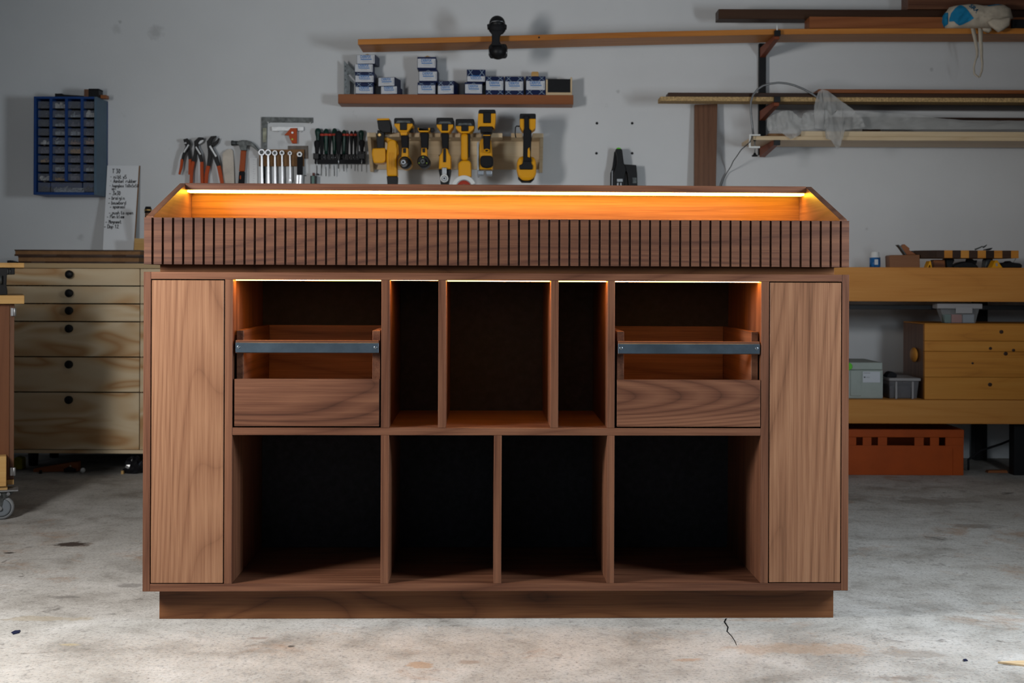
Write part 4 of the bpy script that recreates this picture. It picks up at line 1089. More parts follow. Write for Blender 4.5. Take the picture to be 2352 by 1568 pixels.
pc(t, 'front_cover', 'black', [(1812, 748), (1850, 732), (1860, 662), (1946, 662), (1956, 732), (1972, 748), (1968, 796), (1820, 796)], 5.763, 0.02, 0.004)
pc(t, 'sanding_pad', 'rubber', [(1800, 868), (1846, 912), (1850, 930), (1942, 930), (1946, 912), (1990, 872), (1990, 896), (1950, 936), (1846, 936), (1804, 896)], 5.79, 0.08, 0.002)
P_ = [wpt(x, y, 5.79, C3) for x, y in ((1832, 300), (1782, 298), (1772, 310), (1768, 380), (1776, 432))]
MB().tube([(a, 5.79, b) for a, b in P_], 0.0028, 8).build('belt_hook', M['black_metal'], t)
# ------------------------------------------------------------------ floating shelf with screw boxes
YS = 5.93
sx0, sz1 = W(776.5, 216, YS); sx1, _ = W(1317, 216, YS)
sz0 = W(776.5, 237.5, YS)[1]
sh = tag(B(sx0, sx1, YS, YW - 0.001, sz0, sz1).build('floating_shelf', M['hard_red'], None, 0.001, 1), 'reddish hardwood floating shelf carrying blue screw boxes', 'shelf')

def text_mesh(txt, size, name):
    cu = bpy.data.curves.new(name, 'FONT')
    cu.body = txt; cu.size = size; cu.align_x = 'CENTER'; cu.extrude = 0.0002; cu.offset = 0.025; cu.resolution_u = 3
    o = bpy.data.objects.new(name, cu); COL.objects.link(o)
    dg = bpy.context.evaluated_depsgraph_get(); dg.update()
    me = bpy.data.meshes.new_from_object(o.evaluated_get(dg))
    bpy.data.objects.remove(o); bpy.data.curves.remove(cu)
    me.transform(Matrix.Rotation(math.pi / 2, 4, 'X'))
    me.name = name
    return me
M['navy'] = plain('navy_card', (0.003, 0.011, 0.062), 0.4, var=0.2, vscale=20)
M['label_white'] = plain('label_white', (0.58, 0.60, 0.64), 0.5)
M['label_blue'] = plain('label_blue', (0.015, 0.16, 0.45), 0.5)
M['pale_line'] = plain('pale_blue_line', (0.30, 0.40, 0.50), 0.5)
M['label_grey'] = plain('label_small_print', (0.30, 0.31, 0.33), 0.6)
BRAND = text_mesh('DERFIX', 1.0, 'brand_lettering')
bw_ = max(v.co.x for v in BRAND.vertices) - min(v.co.x for v in BRAND.vertices)
BRAND.materials.append(M['label_blue'])

def screw_box(x0, y0, x1, y1, l0, l1, lab, rest=None, deep=0.095, turn=0.0, lines=True, ridge=0.0, Y=None):
    Y = Y or YS + 0.008
    a, zt = W(*C4(x0, y0), Y); b, zb = W(*C4(x1, y1), Y)
    zb = rest if rest is not None else zb
    cx = (a + b) / 2; w = b - a; h = zt - zb
    t = thing('screw_box', lab, 'box', (cx, Y, zb), 'blue screw boxes on the shelf', rotz=turn, local=True)
    B(-w / 2, w / 2, 0, deep, 0.0002, h).build('carton', M['navy'], t, 0.002)
    def zy(y): return max(0.001, W(*C4(x0, y), Y)[1] - zb)
    z1, z0 = min(h - 0.001, zy(l0)), zy(l1)
    lbl = B(-w / 2 + 0.002, w / 2 - 0.003, -0.0008, -0.0001, z0, z1).build('label_panel', M['label_white'], t)
    lh = z1 - z0
    me = BRAND
    o = bpy.data.objects.new('lettering', me); COL.objects.link(o); o.parent = lbl; o['_local'] = 1
    k = w * 0.56 / bw_; o.scale = (k, 1, k * 1.25); o.location = (-0.002, -0.0010, z1 - lh * 0.36)
    B(-w * 0.28, w * 0.30, -0.0013, -0.0009, z1 - lh * 0.56, z1 - lh * 0.46).build('print_bar', M['label_blue'], lbl)
    B(-w * 0.18, w * 0.18, -0.0012, -0.0009, z1 - lh * 0.72, z1 - lh * 0.68).build('small_print', M['label_grey'], lbl)
    B(w * 0.40, w * 0.425, -0.0012, -0.0009, z0 + lh * 0.15, z1 - lh * 0.2).build('small_print', M['label_grey'], lbl)
    if lines:
        for (za, zc) in ((z1 + 0.0008, h - 0.002), (0.002, z0 - 0.0008)):
            H = zc - za
            if H < 0.006: continue
            for (p, q) in ((-0.46, -0.20), (-0.16, -0.40), (0.0 + 0.16, 0.40), (0.46, 0.20)) if H > 0.01 else ((-0.1, 0.0), (0.1, 0.0)):
                d = 0.0013
                MB().add([(p * w - d, -0.0006, za), (p * w + d, -0.0006, za), (q * w + d, -0.0006, zc), (q * w - d, -0.0006, zc)], [(0, 1, 2, 3)]).build('pattern_line', M['pale_line'], t)
    if ridge:
        MB().prism([(-w * 0.22, h), (w * 0.02, h + ridge), (w * 0.28, h)], 0.02, 0.06).build('flap', M['chip'], t)
    return zb + h + 0.0005
L = 'blue screw box with white label'
zs = sz1 + 0.0005
z = screw_box(220, 665, 384, 768, 705, 763, L + ', bottom of the tall left stack', zs, turn=0.02)
z = screw_box(217, 571, 390, 664, 603, 660, L + ', third from the top of the tall left stack', z, turn=-0.03)
z = screw_box(213, 498, 382, 571, 500, 568, L + ', second from the top of the tall left stack', z, turn=0.03, lines=False)
z = screw_box(230, 414, 402, 497, 416, 494, L + ', topmost of the tall left stack', z, turn=-0.10, lines=False, ridge=0.008)
z = screw_box(447, 698, 602, 768, 700, 765, L + ', lower of the short pair beside the left stack', zs, turn=-0.16, lines=False)
z = screw_box(422, 616, 580, 697, 620, 694, L + ', upper of the short pair beside the left stack', z, turn=-0.20, lines=False)
z = screw_box(780, 663, 945, 768, 690, 764, L + ', bottom of the three-high middle stack', zs, turn=0.02)
z = screw_box(792, 548, 960, 662, 566, 648, L + ', middle one of the three-high middle stack', z, turn=-0.03)
z = screw_box(778, 433, 948, 547, 450, 530, L + ', topmost of the three-high middle stack', z, turn=0.01, ridge=0.010)
z = screw_box(958, 650, 1112, 768, 692, 764, L + ', low one just right of the three-high stack', zs, turn=-0.22)
z = screw_box(1205, 662, 1366, 770, 680, 762, L + ', lower of the pair left of the chalk-patterned row', zs, turn=0.05)
z = screw_box(1224, 547, 1392, 661, 608, 655, L + ', torn upper one of the right-hand pair', z, turn=0.03)
screw_box(1394, 609, 1557, 772, 650, 732, L + ', first of three upright ones in the right-hand row', zs, turn=0.02)
screw_box(1567, 609, 1736, 772, 655, 735, L + ', second of three upright ones in the right-hand row', zs, turn=-0.02)
zH = screw_box(1756, 607, 1932, 774, 650, 730, L + ', third of three upright ones beside the black slate', zs, turn=0.01)
a, _ = W(*C4(1803, 600), 5.96); b, _ = W(*C4(1872, 600), 5.96); zz2 = W(*C4(1830, 566), 5.96)[1]
tag(MB().prism([(a, zH), (b, zH), (b - 0.001, zz2 - 0.003), (b - 0.005, zz2), (a + 0.005, zz2), (a + 0.001, zz2 - 0.004)], 5.96, 5.99).build('cork_block', M['pine'], None, 0.001), 'small light wood block on top of the third upright screw box', 'wood')
# framed slate at the right end
Yc = YS + 0.01
fr_t = thing('framed_slate', 'small black slate in a pale wooden frame at the right end of the shelf', 'slate', (W(*C4(2050, 770), Yc)[0], Yc, zs))
def cz(y): return max(zs, W(*C4(2000, y), Yc)[1])
def cx4(x): return W(*C4(x, 700), Yc)[0]
B(cx4(1953), cx4(2156), Yc + 0.002, Yc + 0.012, cz(752), cz(632)).build('slate', M['black'], fr_t)
B(cx4(1936), cx4(2172), Yc, Yc + 0.09, zs, cz(753)).build('bottom_rail', M['pale_board'], fr_t, 0.0008, 1)
B(cx4(1936), cx4(1952), Yc, Yc + 0.09, cz(752.5), cz(637)).build('post', M['pale_board'], fr_t, 0.0008, 1)
B(cx4(2157), cx4(2172), Yc, Yc + 0.09, cz(752.5), cz(616)).build('post', M['pale_board'], fr_t, 0.0008, 1)
# steel mitre square leaning at the left end
sq = thing('mitre_square', 'perforated grey steel mitre square standing at the left end of the shelf', 'square', (W(*C4(150, 768), 6.0)[0], 6.0, zs))
q = [W(*C4(x, y), 6.0) for x, y in ((118, 465), (232, 580), (232, 700), (172, 645), (172, 768), (118, 768))]
q = [(x, max(zz3, zs)) for x, zz3 in q]; q[4] = (q[4][0], zs); q[5] = (q[5][0], zs)
MB().prism(q, 6.0, 6.004).build('blade', plain('zinc_steel', (0.16, 0.18, 0.19), 0.5, 0.5, var=0.35, vscale=70), sq, 0.0004, 1)
for x, y in ((130, 520), (130, 560), (150, 590), (130, 640), (135, 700)):
    a, b = W(*C4(x, y), 5.999); MB().cyl((a, 5.9985, b), (a, 5.9999, b), 0.0022).build('hole', M['black'], sq)
MB().ribbon([(165, 595), (222, 660)], [14, 14], 5.9985, 0.0012, C4, 1 / 3.92).build('sight_slot', M['label_white'], sq)

# ------------------------------------------------------------------ long plank above, with ear defenders
def sweep(name, pts, mat, lab, cat, Y0, Y1, thick, parent=None):
    """board following front-top-edge readings (px, py) at distance Y0"""
    m = MB(); P = [W(px, py, Y0) for px, py in pts]
    n = len(P)
    for (x, z) in P:
        m.v += [(x, Y0, z), (x, Y1, z), (x, Y1, z - thick), (x, Y0, z - thick)]
    for i in range(n - 1):
        for k in range(4):
            m.f.append((i * 4 + k, i * 4 + (k + 1) % 4, i * 4 + 4 + (k + 1) % 4, i * 4 + 4 + k)); m.sm.append(False)
    m.f += [(3, 2, 1, 0), tuple((n - 1) * 4 + k for k in range(4))]; m.sm += [False, False]
    return tag(m.build(name, M[mat], parent, 0.0012, 1), lab, cat)
YP0, YP1 = 5.705, 5.90
PLK = [(822, 90), (980, 86.5), (1140, 82.5), (1300, 78), (1500, 72.5), (1780, 66.5), (2000, 65), (2352, 65), (2700, 66)]
plank = sweep('long_plank', PLK, 'cherry', 'long orange-brown plank on the top brackets, sagging at its free left end', 'plank', YP0, YP1, S_(12.5, YP0))
a, b = W(1238, 86, YP0)
MB().cyl((a, YP0 - 0.0006, b), (a, YP0 + 0.001, b), 0.0042).build('knot_hole', M['black'], plank)
Ye = 5.655
em = thing('ear_defenders', 'black ear defenders hung over the long plank', 'ear defenders', (W(1142, 136, Ye)[0], Ye, W(1142, 136, Ye)[1]))
def ep(x, y): return W(*C4(x, y), Ye)
a, b = ep(1497, 135); MB().ball((a, Ye, b), S_(18.5, Ye), 0.034, S_(18.5, Ye), 24, 14).build('ear_cup', M['black'], em)
a, b = ep(1497, 185); MB().lathe((a, Ye, b - 0.02), (0, 0, 1), [(0, 0.026), (0.012, 0.036), (0.032, 0.040), (0.036, 0.034)], 24).build('cushion', M['rubber'], em)
MB().tube([(ep(1425, 150)[0], Ye - 0.03, ep(1425, 150)[1]), (ep(1455, 132)[0], Ye - 0.042, ep(1455, 132)[1]), (ep(1500, 127)[0], Ye - 0.045, ep(1500, 127)[1]), (ep(1545, 132)[0], Ye - 0.042, ep(1545, 132)[1]), (ep(1570, 150)[0], Ye - 0.03, ep(1570, 150)[1])], 0.0014, 8).build('wire_clip', M['steel'], em)
MB().px([(1405, 140), (1430, 132), (1560, 132), (1585, 145), (1580, 178), (1560, 170), (1430, 170), (1410, 178)], Ye - 0.02, 0.04, C4).build('cup_bracket', M['black'], em, 0.003)
MB().px([(1448, 215), (1440, 190), (1555, 190), (1545, 215), (1522, 240), (1520, 300), (1545, 330), (1440, 330), (1448, 300)], Ye - 0.035, 0.025, C4).build('headband', M['rubber'], em, 0.006)
a, b = ep(1504, 385); MB().ball((a, Ye, b), S_(20, Ye), 0.036, S_(18.5, Ye), 24, 14).build('ear_cup', M['black'], em)
MB().px([(1420, 340), (1440, 315), (1575, 315), (1590, 345), (1588, 420), (1575, 440), (1435, 440), (1420, 410)], Ye - 0.012, 0.03, C4).build('cup_bracket', M['black'], em, 0.005)
for s_ in (1422, 1586):
    a, b = ep(s_, 360); a2, b2 = ep(s_ + (8 if s_ < 1500 else -8), 430)
    MB().tube([(a, Ye - 0.015, b), (a2, Ye - 0.016, b2)], 0.0014, 8).build('wire_clip', M['steel'], em)

# ------------------------------------------------------------------ shelf brackets, right
M['arm_red'] = plain('red_brown_enamel', (0.20, 0.045, 0.014), 0.5)
for k, px in enumerate((1749, 2560)):
    xw = X_(px, 6.03)
    hw = S_(8, 6.03)
    zt_, zb_ = W(1749, 100, 6.03)[1], W(1749, 356, 6.03)[1]
    t = thing('shelf_upright', ['black slotted shelf upright with reddish bracket arms beside the gooseneck lamp', 'black slotted shelf upright with reddish bracket arms beyond the right picture edge'][k], 'bracket', (xw, 6.03, zb_), 'shelf uprights')
    B(xw - hw, xw + hw, 6.022, YW - 0.0005, zb_, zt_).build('channel', M['black_metal'], t, 0.001, 1)
    for ya, c0, c1 in ((79.6, 70, 83), (232.6, 222, 235), (321.6, 321.8, 333.5)):
        zt2 = W(1783, ya, 5.70)[1]
        MB().add([(xw - 0.011, 5.7005, zt2 - 0.020), (xw + 0.011, 5.7005, zt2 - 0.020), (xw + 0.011, 5.7005, zt2), (xw - 0.011, 5.7005, zt2),
                  (xw - 0.013, 6.0215, zt2 - 0.045), (xw + 0.013, 6.0215, zt2 - 0.045), (xw + 0.013, 6.0215, zt2), (xw - 0.013, 6.0215, zt2)],
                 [(3, 2, 1, 0), (4, 5, 6, 7), (0, 1, 5, 4), (1, 2, 6, 5), (2, 3, 7, 6), (3, 0, 4, 7)]).build('arm', M['arm_red'], t, 0.001, 1)
        B(xw - 0.0135, xw + 0.0135, 5.682, 5.7, W(1783, c1, 5.69)[1], W(1783, c0, 5.69)[1]).build('arm_cap', M['black'], t, 0.0015)
    zz3 = W(1783, 70, 5.69)[1] + 0.0002
    if k == 0: MB().cyl((xw - 0.001, 5.691, zz3), (xw - 0.001, 5.691, zz3 + 0.026), 0.0032).build('stop_pin', M['white'], t)
def armtop(y): return W(1783, y, 5.70)[1] + 0.0003

# boards lying on the brackets
def board(name, x0, x1, zb, th, Y0, Y1, mat, lab, cat='board'):
    Xa = X_(x0, Y0); Xb = X_(x1, Y0)
    return tag(B(Xa, Xb, Y0, Y1, zb, zb + th).build(name, M[mat], None, 0.0012, 1), lab, cat)
zp = W(2000, 65, YP0)[1] + 0.0006
zp_r = max(W(2000, 65, YP0)[1], W(2352, 65, YP0)[1], W(1857, 66.2, YP0)[1]) + 0.0008
pz1 = W(2000, 38.5, 5.73)[1]
board('hardwood_beam', 1857, 2700, zp_r, pz1 - zp_r, 5.73, 5.83, 'hard_red', 'short reddish beam lying on the long plank left of the cloth bag', 'beam')
dz1 = W(1900, 22, 5.79)[1]
board('dark_beam', 1648, 2700, pz1 + 0.0006, dz1 - pz1, 5.79, 5.88, 'oak_dark', 'dark brown beam at the top right jutting left over the wall', 'beam')
bz1 = W(2200, -18, 5.78)[1]
board('walnut_board', 2083, 2700, dz1 + 0.0014, bz1 - dz1, 5.78, 5.88, 'wal_x', 'brown board at the upper right picture edge above the cloth bag', 'board')
# middle level
zm = armtop(232.6)
th1 = S_(10, 5.705)
board('chipboard_panel', 1515, 2700, zm + 0.0004, th1, 5.705, 5.80, 'chip', 'raw chipboard panel on the middle brackets, jutting out furthest left', 'panel')
board('dark_back_board', 1775, 2700, zm + 0.0004, 0.018, 5.806, 5.99, 'oak_dark', 'dark board at the back of the middle brackets behind the chipboard', 'board')  # added board, its dark colour fills the area behind the chipboard
zc_ = zm + 0.0004 + th1
board('dark_board', 1533, 2700, zc_ + 0.0005, S_(9.5, 5.71), 5.712, 5.80, 'oak_dark', 'dark board lying on the chipboard on the middle brackets', 'board')
board('brown_board', 1878, 2700, zc_ + 0.0005 + S_(9.5, 5.71) + 0.0006, S_(8.5, 5.71), 5.708, 5.80, 'hard_red', 'brown board lying on top of the middle shelf stack', 'board')
# lower level
zl = armtop(321.6)
lowt = S_(9, 5.705)
board('shelf_board', 1728, 2700, zl + 0.0004, lowt, 5.705, 5.985, 'pale_board', 'pale softwood board on the lowest brackets that holds the clamp lamp', 'board')
z2_ = zl + 0.0004 + lowt + 0.0006
board('upper_board', 1838, 2700, z2_, S_(12, 5.71), 5.712, 5.90, 'pale_board', 'pale softwood board lying on the lowest shelf under the plastic sheet', 'board')
board('back_batten', 1764, 1836, z2_, S_(9, 5.75), 5.76, 5.86, 'mdf', 'short brown batten on the lowest shelf under the crumpled sheet', 'batten')
z3_ = z2_ + S_(12, 5.71) + 0.0006
board('dark_offcut', 1905, 2700, z3_ + 0.0005 + 0.055, 0.018, 5.80, 5.93, 'oak_dark', 'dark board in the shade behind the plastic sheet', 'board')
B(X_(2400, 5.85), X_(2440, 5.85), 5.80, 5.93, z3_, z3_ + 0.055).build('spacer_block', M['oak_dark'])
tag(bpy.data.objects['spacer_block'], 'dark spacer block under the shaded board beyond the right edge', 'block')
B(X_(1990, 5.85), X_(2020, 5.85), 5.84, 5.93, z3_, z3_ + 0.055).build('wood_spacer', M['oak_dark'])
tag(bpy.data.objects['wood_spacer'], 'dark spacer block hidden behind the plastic sheet', 'block')

# crumpled plastic sheet
def C8(x, y): return 1690 + x / 7.587, 180 + y / 7.587
M['sheet'] = film('milky_plastic_sheet', (0.46, 0.455, 0.44), 0.55, 0.45)
ps = thing('plastic_sheet', 'crumpled milky plastic sheet draped over the lowest shelf boards and lamp head', 'sheet', (W(1900, 300, 5.66)[0], 5.7, z2_))
def crumple(name, pts, Y, amp, seed, div=9, slope=0.0):
    """fill an outline with a finely folded surface"""
    rg = random.Random(seed)
    P = [W(*C8(x, y), Y) for x, y in pts]
    bm = bmesh.new()
    vs = [bm.verts.new((x, 0, z)) for x, z in P]
    bm.faces.new(vs)
    bmesh.ops.triangulate(bm, faces=bm.faces)
    for _ in range(3):
        bmesh.ops.subdivide_edges(bm, edges=bm.edges, cuts=1, use_grid_fill=True)
        bmesh.ops.triangulate(bm, faces=bm.faces)
    import mathutils.noise as mn
    zmin = min(p[1] for p in P)
    verts = []
    for v in bm.verts:
        n = mn.noise(Vector((v.co.x * 26, seed, v.co.z * 26))) + 0.5 * mn.noise(Vector((v.co.x * 60, seed + 9, v.co.z * 60)))
        v.co.y = n * amp + slope * (v.co.z - zmin)
    m = MB()
    idx = {v: i for i, v in enumerate(bm.verts)}
    m.v = [(v.co.x, Y + v.co.y, v.co.z) for v in bm.verts]
    m.f = [tuple(idx[v] for v in f.verts) for f in bm.faces]; m.sm = [True] * len(m.f)
    bm.free()
    return m.build(name, M['sheet'], ps)
crumple('crumpled_end', [(540, 830), (545, 700), (640, 640), (800, 570), (930, 555), (980, 570), (1060, 640), (1140, 700), (1180, 610), (1260, 590), (1370, 600), (1380, 880), (1160, 900), (1120, 980), (1030, 1030), (960, 1070), (900, 1020), (780, 930), (680, 900), (560, 910)], 5.685, 0.010, 1)
crumple('crumpled_end', [(600, 700), (800, 590), (1000, 640), (1200, 680), (1360, 640), (1370, 870), (1100, 860), (760, 900), (600, 880)], 5.72, 0.02, 4)
crumple('draped_fold', [(1500, 190), (1440, 230), (1400, 330), (1362, 480), (1370, 680), (1385, 870), (1570, 905), (1570, 1050), (1660, 1075), (1705, 1140), (1770, 1235), (1835, 1165), (1865, 1050), (1900, 900), (2100, 880), (2260, 840), (2200, 700), (2090, 580), (1850, 400), (1600, 215)], 5.678, 0.010, 2)
crumple('long_film', [(2080, 585), (2400, 590), (3000, 620), (3500, 690), (4000, 730), (5200, 740), (6400, 740), (6400, 880), (5200, 885), (3600, 890), (2700, 890), (2000, 885)], 5.725, 0.008, 3)
crumple('long_film', [(2150, 700), (2800, 660), (3400, 720), (4200, 790), (5200, 800), (6000, 800), (6000, 885), (4200, 885), (2800, 885), (2100, 880)], 5.76, 0.012, 6)

# gooseneck clamp lamp
Yl = 5.690
gl = thing('clamp_lamp', 'white clamp lamp with curved grey gooseneck on the lowest shelf', 'lamp', (W(*C8(330, 1370), Yl)[0], Yl, W(*C8(330, 1370), Yl)[1]))
def gp(x, y, dy=0.0):
    a, b = W(*C8(x, y), Yl); return (a, Yl + dy, b)
ctrl = [(300, 975), (285, 830), (268, 680), (256, 520), (262, 400), (300, 290), (380, 190), (470, 130), (590, 95), (740, 78), (880, 90), (1020, 125), (1180, 190), (1320, 270), (1440, 345)]
MB().tube([gp(x, y, -0.004) for x, y in ctrl] + [gp(1580, 445, 0.008)], 0.0046, 12).build('gooseneck', plain('grey_gooseneck', (0.20, 0.205, 0.21), 0.4, 0.5), gl)
m = MB().lathe(gp(1575, 450, 0.008), Vector((0.8, 0.1, -0.6)), [(0, 0.006), (0.01, 0.012), (0.035, 0.02), (0.05, 0.026), (0.052, 0.02)], 20)
m.build('lamp_head', M['dark_metal'], gl)
pv([(238, 972), (432, 972), (432, 998), (262, 998), (262, 1180), (424, 1180), (424, 1212), (230, 1212)], Yl - 0.006, 0.014, C8).build('clamp', M['white'], gl, 0.0012, 1)
MB().cyl(gp(330, 1085, -0.001), gp(330, 1310, -0.001), 0.0025).build('clamp_screw', M['satin'], gl)
MB().lathe(gp(330, 1300, -0.001), (0, 0, -1), [(0, 0.005), (0.006, 0.006), (0.008, 0.010), (0.012, 0.014), (0.016, 0.012)], 18).build('clamp_knob', M['black'], gl)
MB().lathe(gp(330, 1078, -0.001), (0, 0, -1), [(0, 0.007), (0.004, 0.005)], 14).build('clamp_pad', M['black'], gl)
cab_pts = [(278, 1005), (270, 1055), (235, 1120), (200, 1180), (160, 1270), (122, 1350), (112, 1430), (75, 1520), (10, 1640), (-30, 1760), (-45, 1900), (-50, 2200)]
MB().tube([gp(x, y, 0.0 + 0.36 * min(1, i / 7) * 0.95) if i > 2 else gp(x, y, -0.009) for i, (x, y) in enumerate(cab_pts)], 0.0022, 8).build('cable', M['dark_metal'], gl)

# cloth bag on the plank
def CB(x, y): return 2150 + x / 8.252, 0 + y / 8.252
M['canvas'] = plain('natural_canvas', (0.46, 0.40, 0.32), 0.9, var=0.10, vscale=40, bump=0.1)
M['bag_blue'] = plain('printed_blue', (0.008, 0.17, 0.33), 0.8, var=0.15, vscale=30)
Yg = 5.665
bag = thing('cloth_bag', 'cream canvas tote bag with blue print lying on the long plank, straps hanging down', 'bag', (W(2255, 66, Yg)[0], 5.72, zp))
def blob(name, mat, pts, Y, deep, parent, seed, puff=0.03):
    """cushion-like closed body over an outline"""
    P = [Vector(W(*CB(x, y), Y)) for x, y in pts]
    c = sum(P, Vector((0, 0))) / len(P)
    m = MB(); rg = random.Random(seed); n = len(P); R = 7
    import mathutils.noise as mn
    for side in (-1, 1):
        for j in range(R):
            s = 1 - j / R
            for p in P:
                q = c + (p - c) * s
                w = math.sqrt(max(0, 1 - s * s))
                wr = 0.25 * mn.noise(Vector((q.x * 40, q.y * 40, seed)))
                m.v.append((q.x, Y + deep / 2 + side * (deep / 2) * w * (1 + wr), q.y))
        m.v.append((c.x, Y + deep / 2 + side * deep / 2, c.y))
    half = n * R + 1
    for sd in range(2):
        o = sd * half
        for j in range(R - 1):
            for i in range(n):
                q = (o + j * n + i, o + j * n + (i + 1) % n, o + (j + 1) * n + (i + 1) % n, o + (j + 1) * n + i)
                m.f += [(q[0], q[1], q[2]), (q[0], q[2], q[3])]; m.sm += [True, True]
        for i in range(n):
            m.f.append((o + (R - 1) * n + i, o + (R - 1) * n + (i + 1) % n, o + n * R)); m.sm.append(True)
    return m.build(name, M[mat], parent)
blob('body', 'canvas', [(250, 500), (245, 350), (260, 190), (330, 90), (470, 50), (700, 25), (850, 30), (980, 55), (1100, 50), (1250, 25), (1380, 40), (1500, 110), (1560, 310), (1470, 320), (1440, 440), (1380, 505), (1150, 510), (1000, 512), (900, 512), (720, 514), (520, 510), (380, 512)], Yg, 0.11, bag, 3)
blob('flap', 'canvas', [(1000, 400), (1100, 330), (1250, 340), (1450, 300), (1425, 470), (1300, 560), (1210, 600), (1120, 530), (1060, 480)], Yg - 0.022, 0.04, bag, 11)
blob('rolled_end', 'bag_blue', [(250, 500), (190, 490), (155, 400), (165, 290), (215, 210), (262, 185)], Yg + 0.035, 0.06, bag, 5)
def patch(name, mat, pts, Y):
    P = [W(*CB(x, y), Y) for x, y in pts]
    return P
# printed areas: flat print on the curved cloth, laid just above the fabric
def printed(name, mat, pts, lift):
    P = [W(*CB(x, y), Yg) for x, y in pts]
    bm = bmesh.new(); bm.faces.new([bm.verts.new((x, 0, z)) for x, z in P]); bmesh.ops.triangulate(bm, faces=bm.faces)
    for _ in range(4):
        bmesh.ops.subdivide_edges(bm, edges=bm.edges, cuts=1, use_grid_fill=True); bmesh.ops.triangulate(bm, faces=bm.faces)
    body = [o for o in bag.children if o.name.startswith('body')][0]
    dg = bpy.context.evaluated_depsgraph_get()
    base = Vector(bag['_base'])
    from mathutils.bvhtree import BVHTree
    bv = BVHTree.FromPolygons([v.co + base for v in body.data.vertices], [tuple(p.vertices) for p in body.data.polygons])
    m = MB(); idx = {}
    for i, v in enumerate(bm.verts):
        hit = bv.ray_cast(Vector((v.co.x, Yg - 0.3, v.co.z)), Vector((0, 1, 0)))
        y = hit[0].y - lift if hit[0] is not None else Yg + 0.05
        m.v.append((v.co.x, y, v.co.z)); idx[v] = i
    m.f = [tuple(idx[v] for v in f.verts) for f in bm.faces]; m.sm = [True] * len(m.f); bm.free()
    return m.build(name, M[mat], bag)
printed('blue_print', 'bag_blue', [(300, 330), (330, 220), (400, 130), (500, 60), (560, 110), (640, 230), (710, 350), (640, 400), (520, 455), (470, 470), (400, 430), (370, 390), (300, 380)], 0.003)
printed('blue_band', 'bag_blue', [(1000, 70), (1120, 48), (1260, 40), (1320, 68), (1200, 72), (1100, 90), (1020, 105)], 0.003)
tmsh = text_mesh('SRA', 1.0, 'bag_lettering')
from mathutils.bvhtree import BVHTree
bbody = [o for o in bag.children if o.name.startswith('body')][0]
bvt = BVHTree.FromPolygons([v.co + Vector(bag['_base']) for v in bbody.data.vertices], [tuple(p.vertices) for p in bbody.data.polygons])
tcx, tcz = W(*CB(735, 150), Yg)
sct = S_(15, Yg); an = math.radians(-52)
for v in tmsh.vertices:
    lx_, lz_ = v.co.x * sct * 0.9, (v.co.z - 0.35) * sct
    wx, wzz = tcx + lx_ * math.cos(an) - lz_ * math.sin(an), tcz + lx_ * math.sin(an) + lz_ * math.cos(an)
    h = bvt.ray_cast(Vector((wx, Yg - 0.3, wzz)), Vector((0, 1, 0)))
    v.co = Vector((wx, (h[0].y - 0.003) if h[0] is not None else Yg + 0.03, wzz)) - Vector(bag['_base'])
tmsh.materials.append(M['bag_blue'])
to = bpy.data.objects.new('print_letters', tmsh); COL.objects.link(to); to.parent = bag
for nm, pts, r in (('strap', [(735, 520), (725, 640), (738, 780), (770, 960), (800, 1060), (770, 1130), (738, 1260), (745, 1390), (820, 1450)], 0.010),
                   ('strap', [(880, 520), (850, 640), (835, 780), (850, 940), (885, 1080), (900, 1200), (890, 1330), (850, 1440), (820, 1455)], 0.011)):
    P = [W(*CB(x, y), Yg - 0.012) for x, y in pts]
    m = MB(); ws = [r * (1 - 0.62 * min(1, i / 5)) for i in range(len(P))]
    L = []
    for i, p in enumerate(P):
        d = (Vector(P[min(i + 1, len(P) - 1)]) - Vector(P[max(i - 1, 0)])).normalized()
        nn = Vector((-d.y, d.x)) * ws[i]
        yy = Yg + 0.010 - 0.03 * min(1, i / 1.5) + (0.02 if i > 3 else 0)
        for sgn in (1, -1):
            q = Vector(p) + nn * sgn
            m.v.append((q.x, yy, q.y)); m.v.append((q.x, yy + 0.003, q.y))
    for i in range(len(P) - 1):
        o = i * 4
        for a_, b_ in ((0, 2), (2, 3), (3, 1), (1, 0)):
            m.f.append((o + a_, o + b_, o + 4 + b_, o + 4 + a_)); m.sm.append(True)
    m.build(nm, M['canvas'], bag)
blob('knot', 'canvas', [(900, 520), (1060, 520), (1080, 560), (1020, 615), (960, 590), (910, 570)], Yg - 0.01, 0.03, bag, 8)
x0, x1 = X_(2322, 5.71), X_(2362, 5.71)
cs_ = thing('black_case', 'small black case lying on the plank right of the cloth bag', 'case', ((x0 + x1) / 2, 5.715, zp_r))
B(x0, x1, 5.703, 5.728, zp_r, zp_r + S_(20, 5.71)).build('body', M['black'], cs_, 0.003)
B(x0 + 0.01, x1 - 0.01, 5.7015, 5.7028, zp_r + S_(11, 5.71), zp_r + S_(13, 5.71)).build('seam', M['rubber'], cs_)

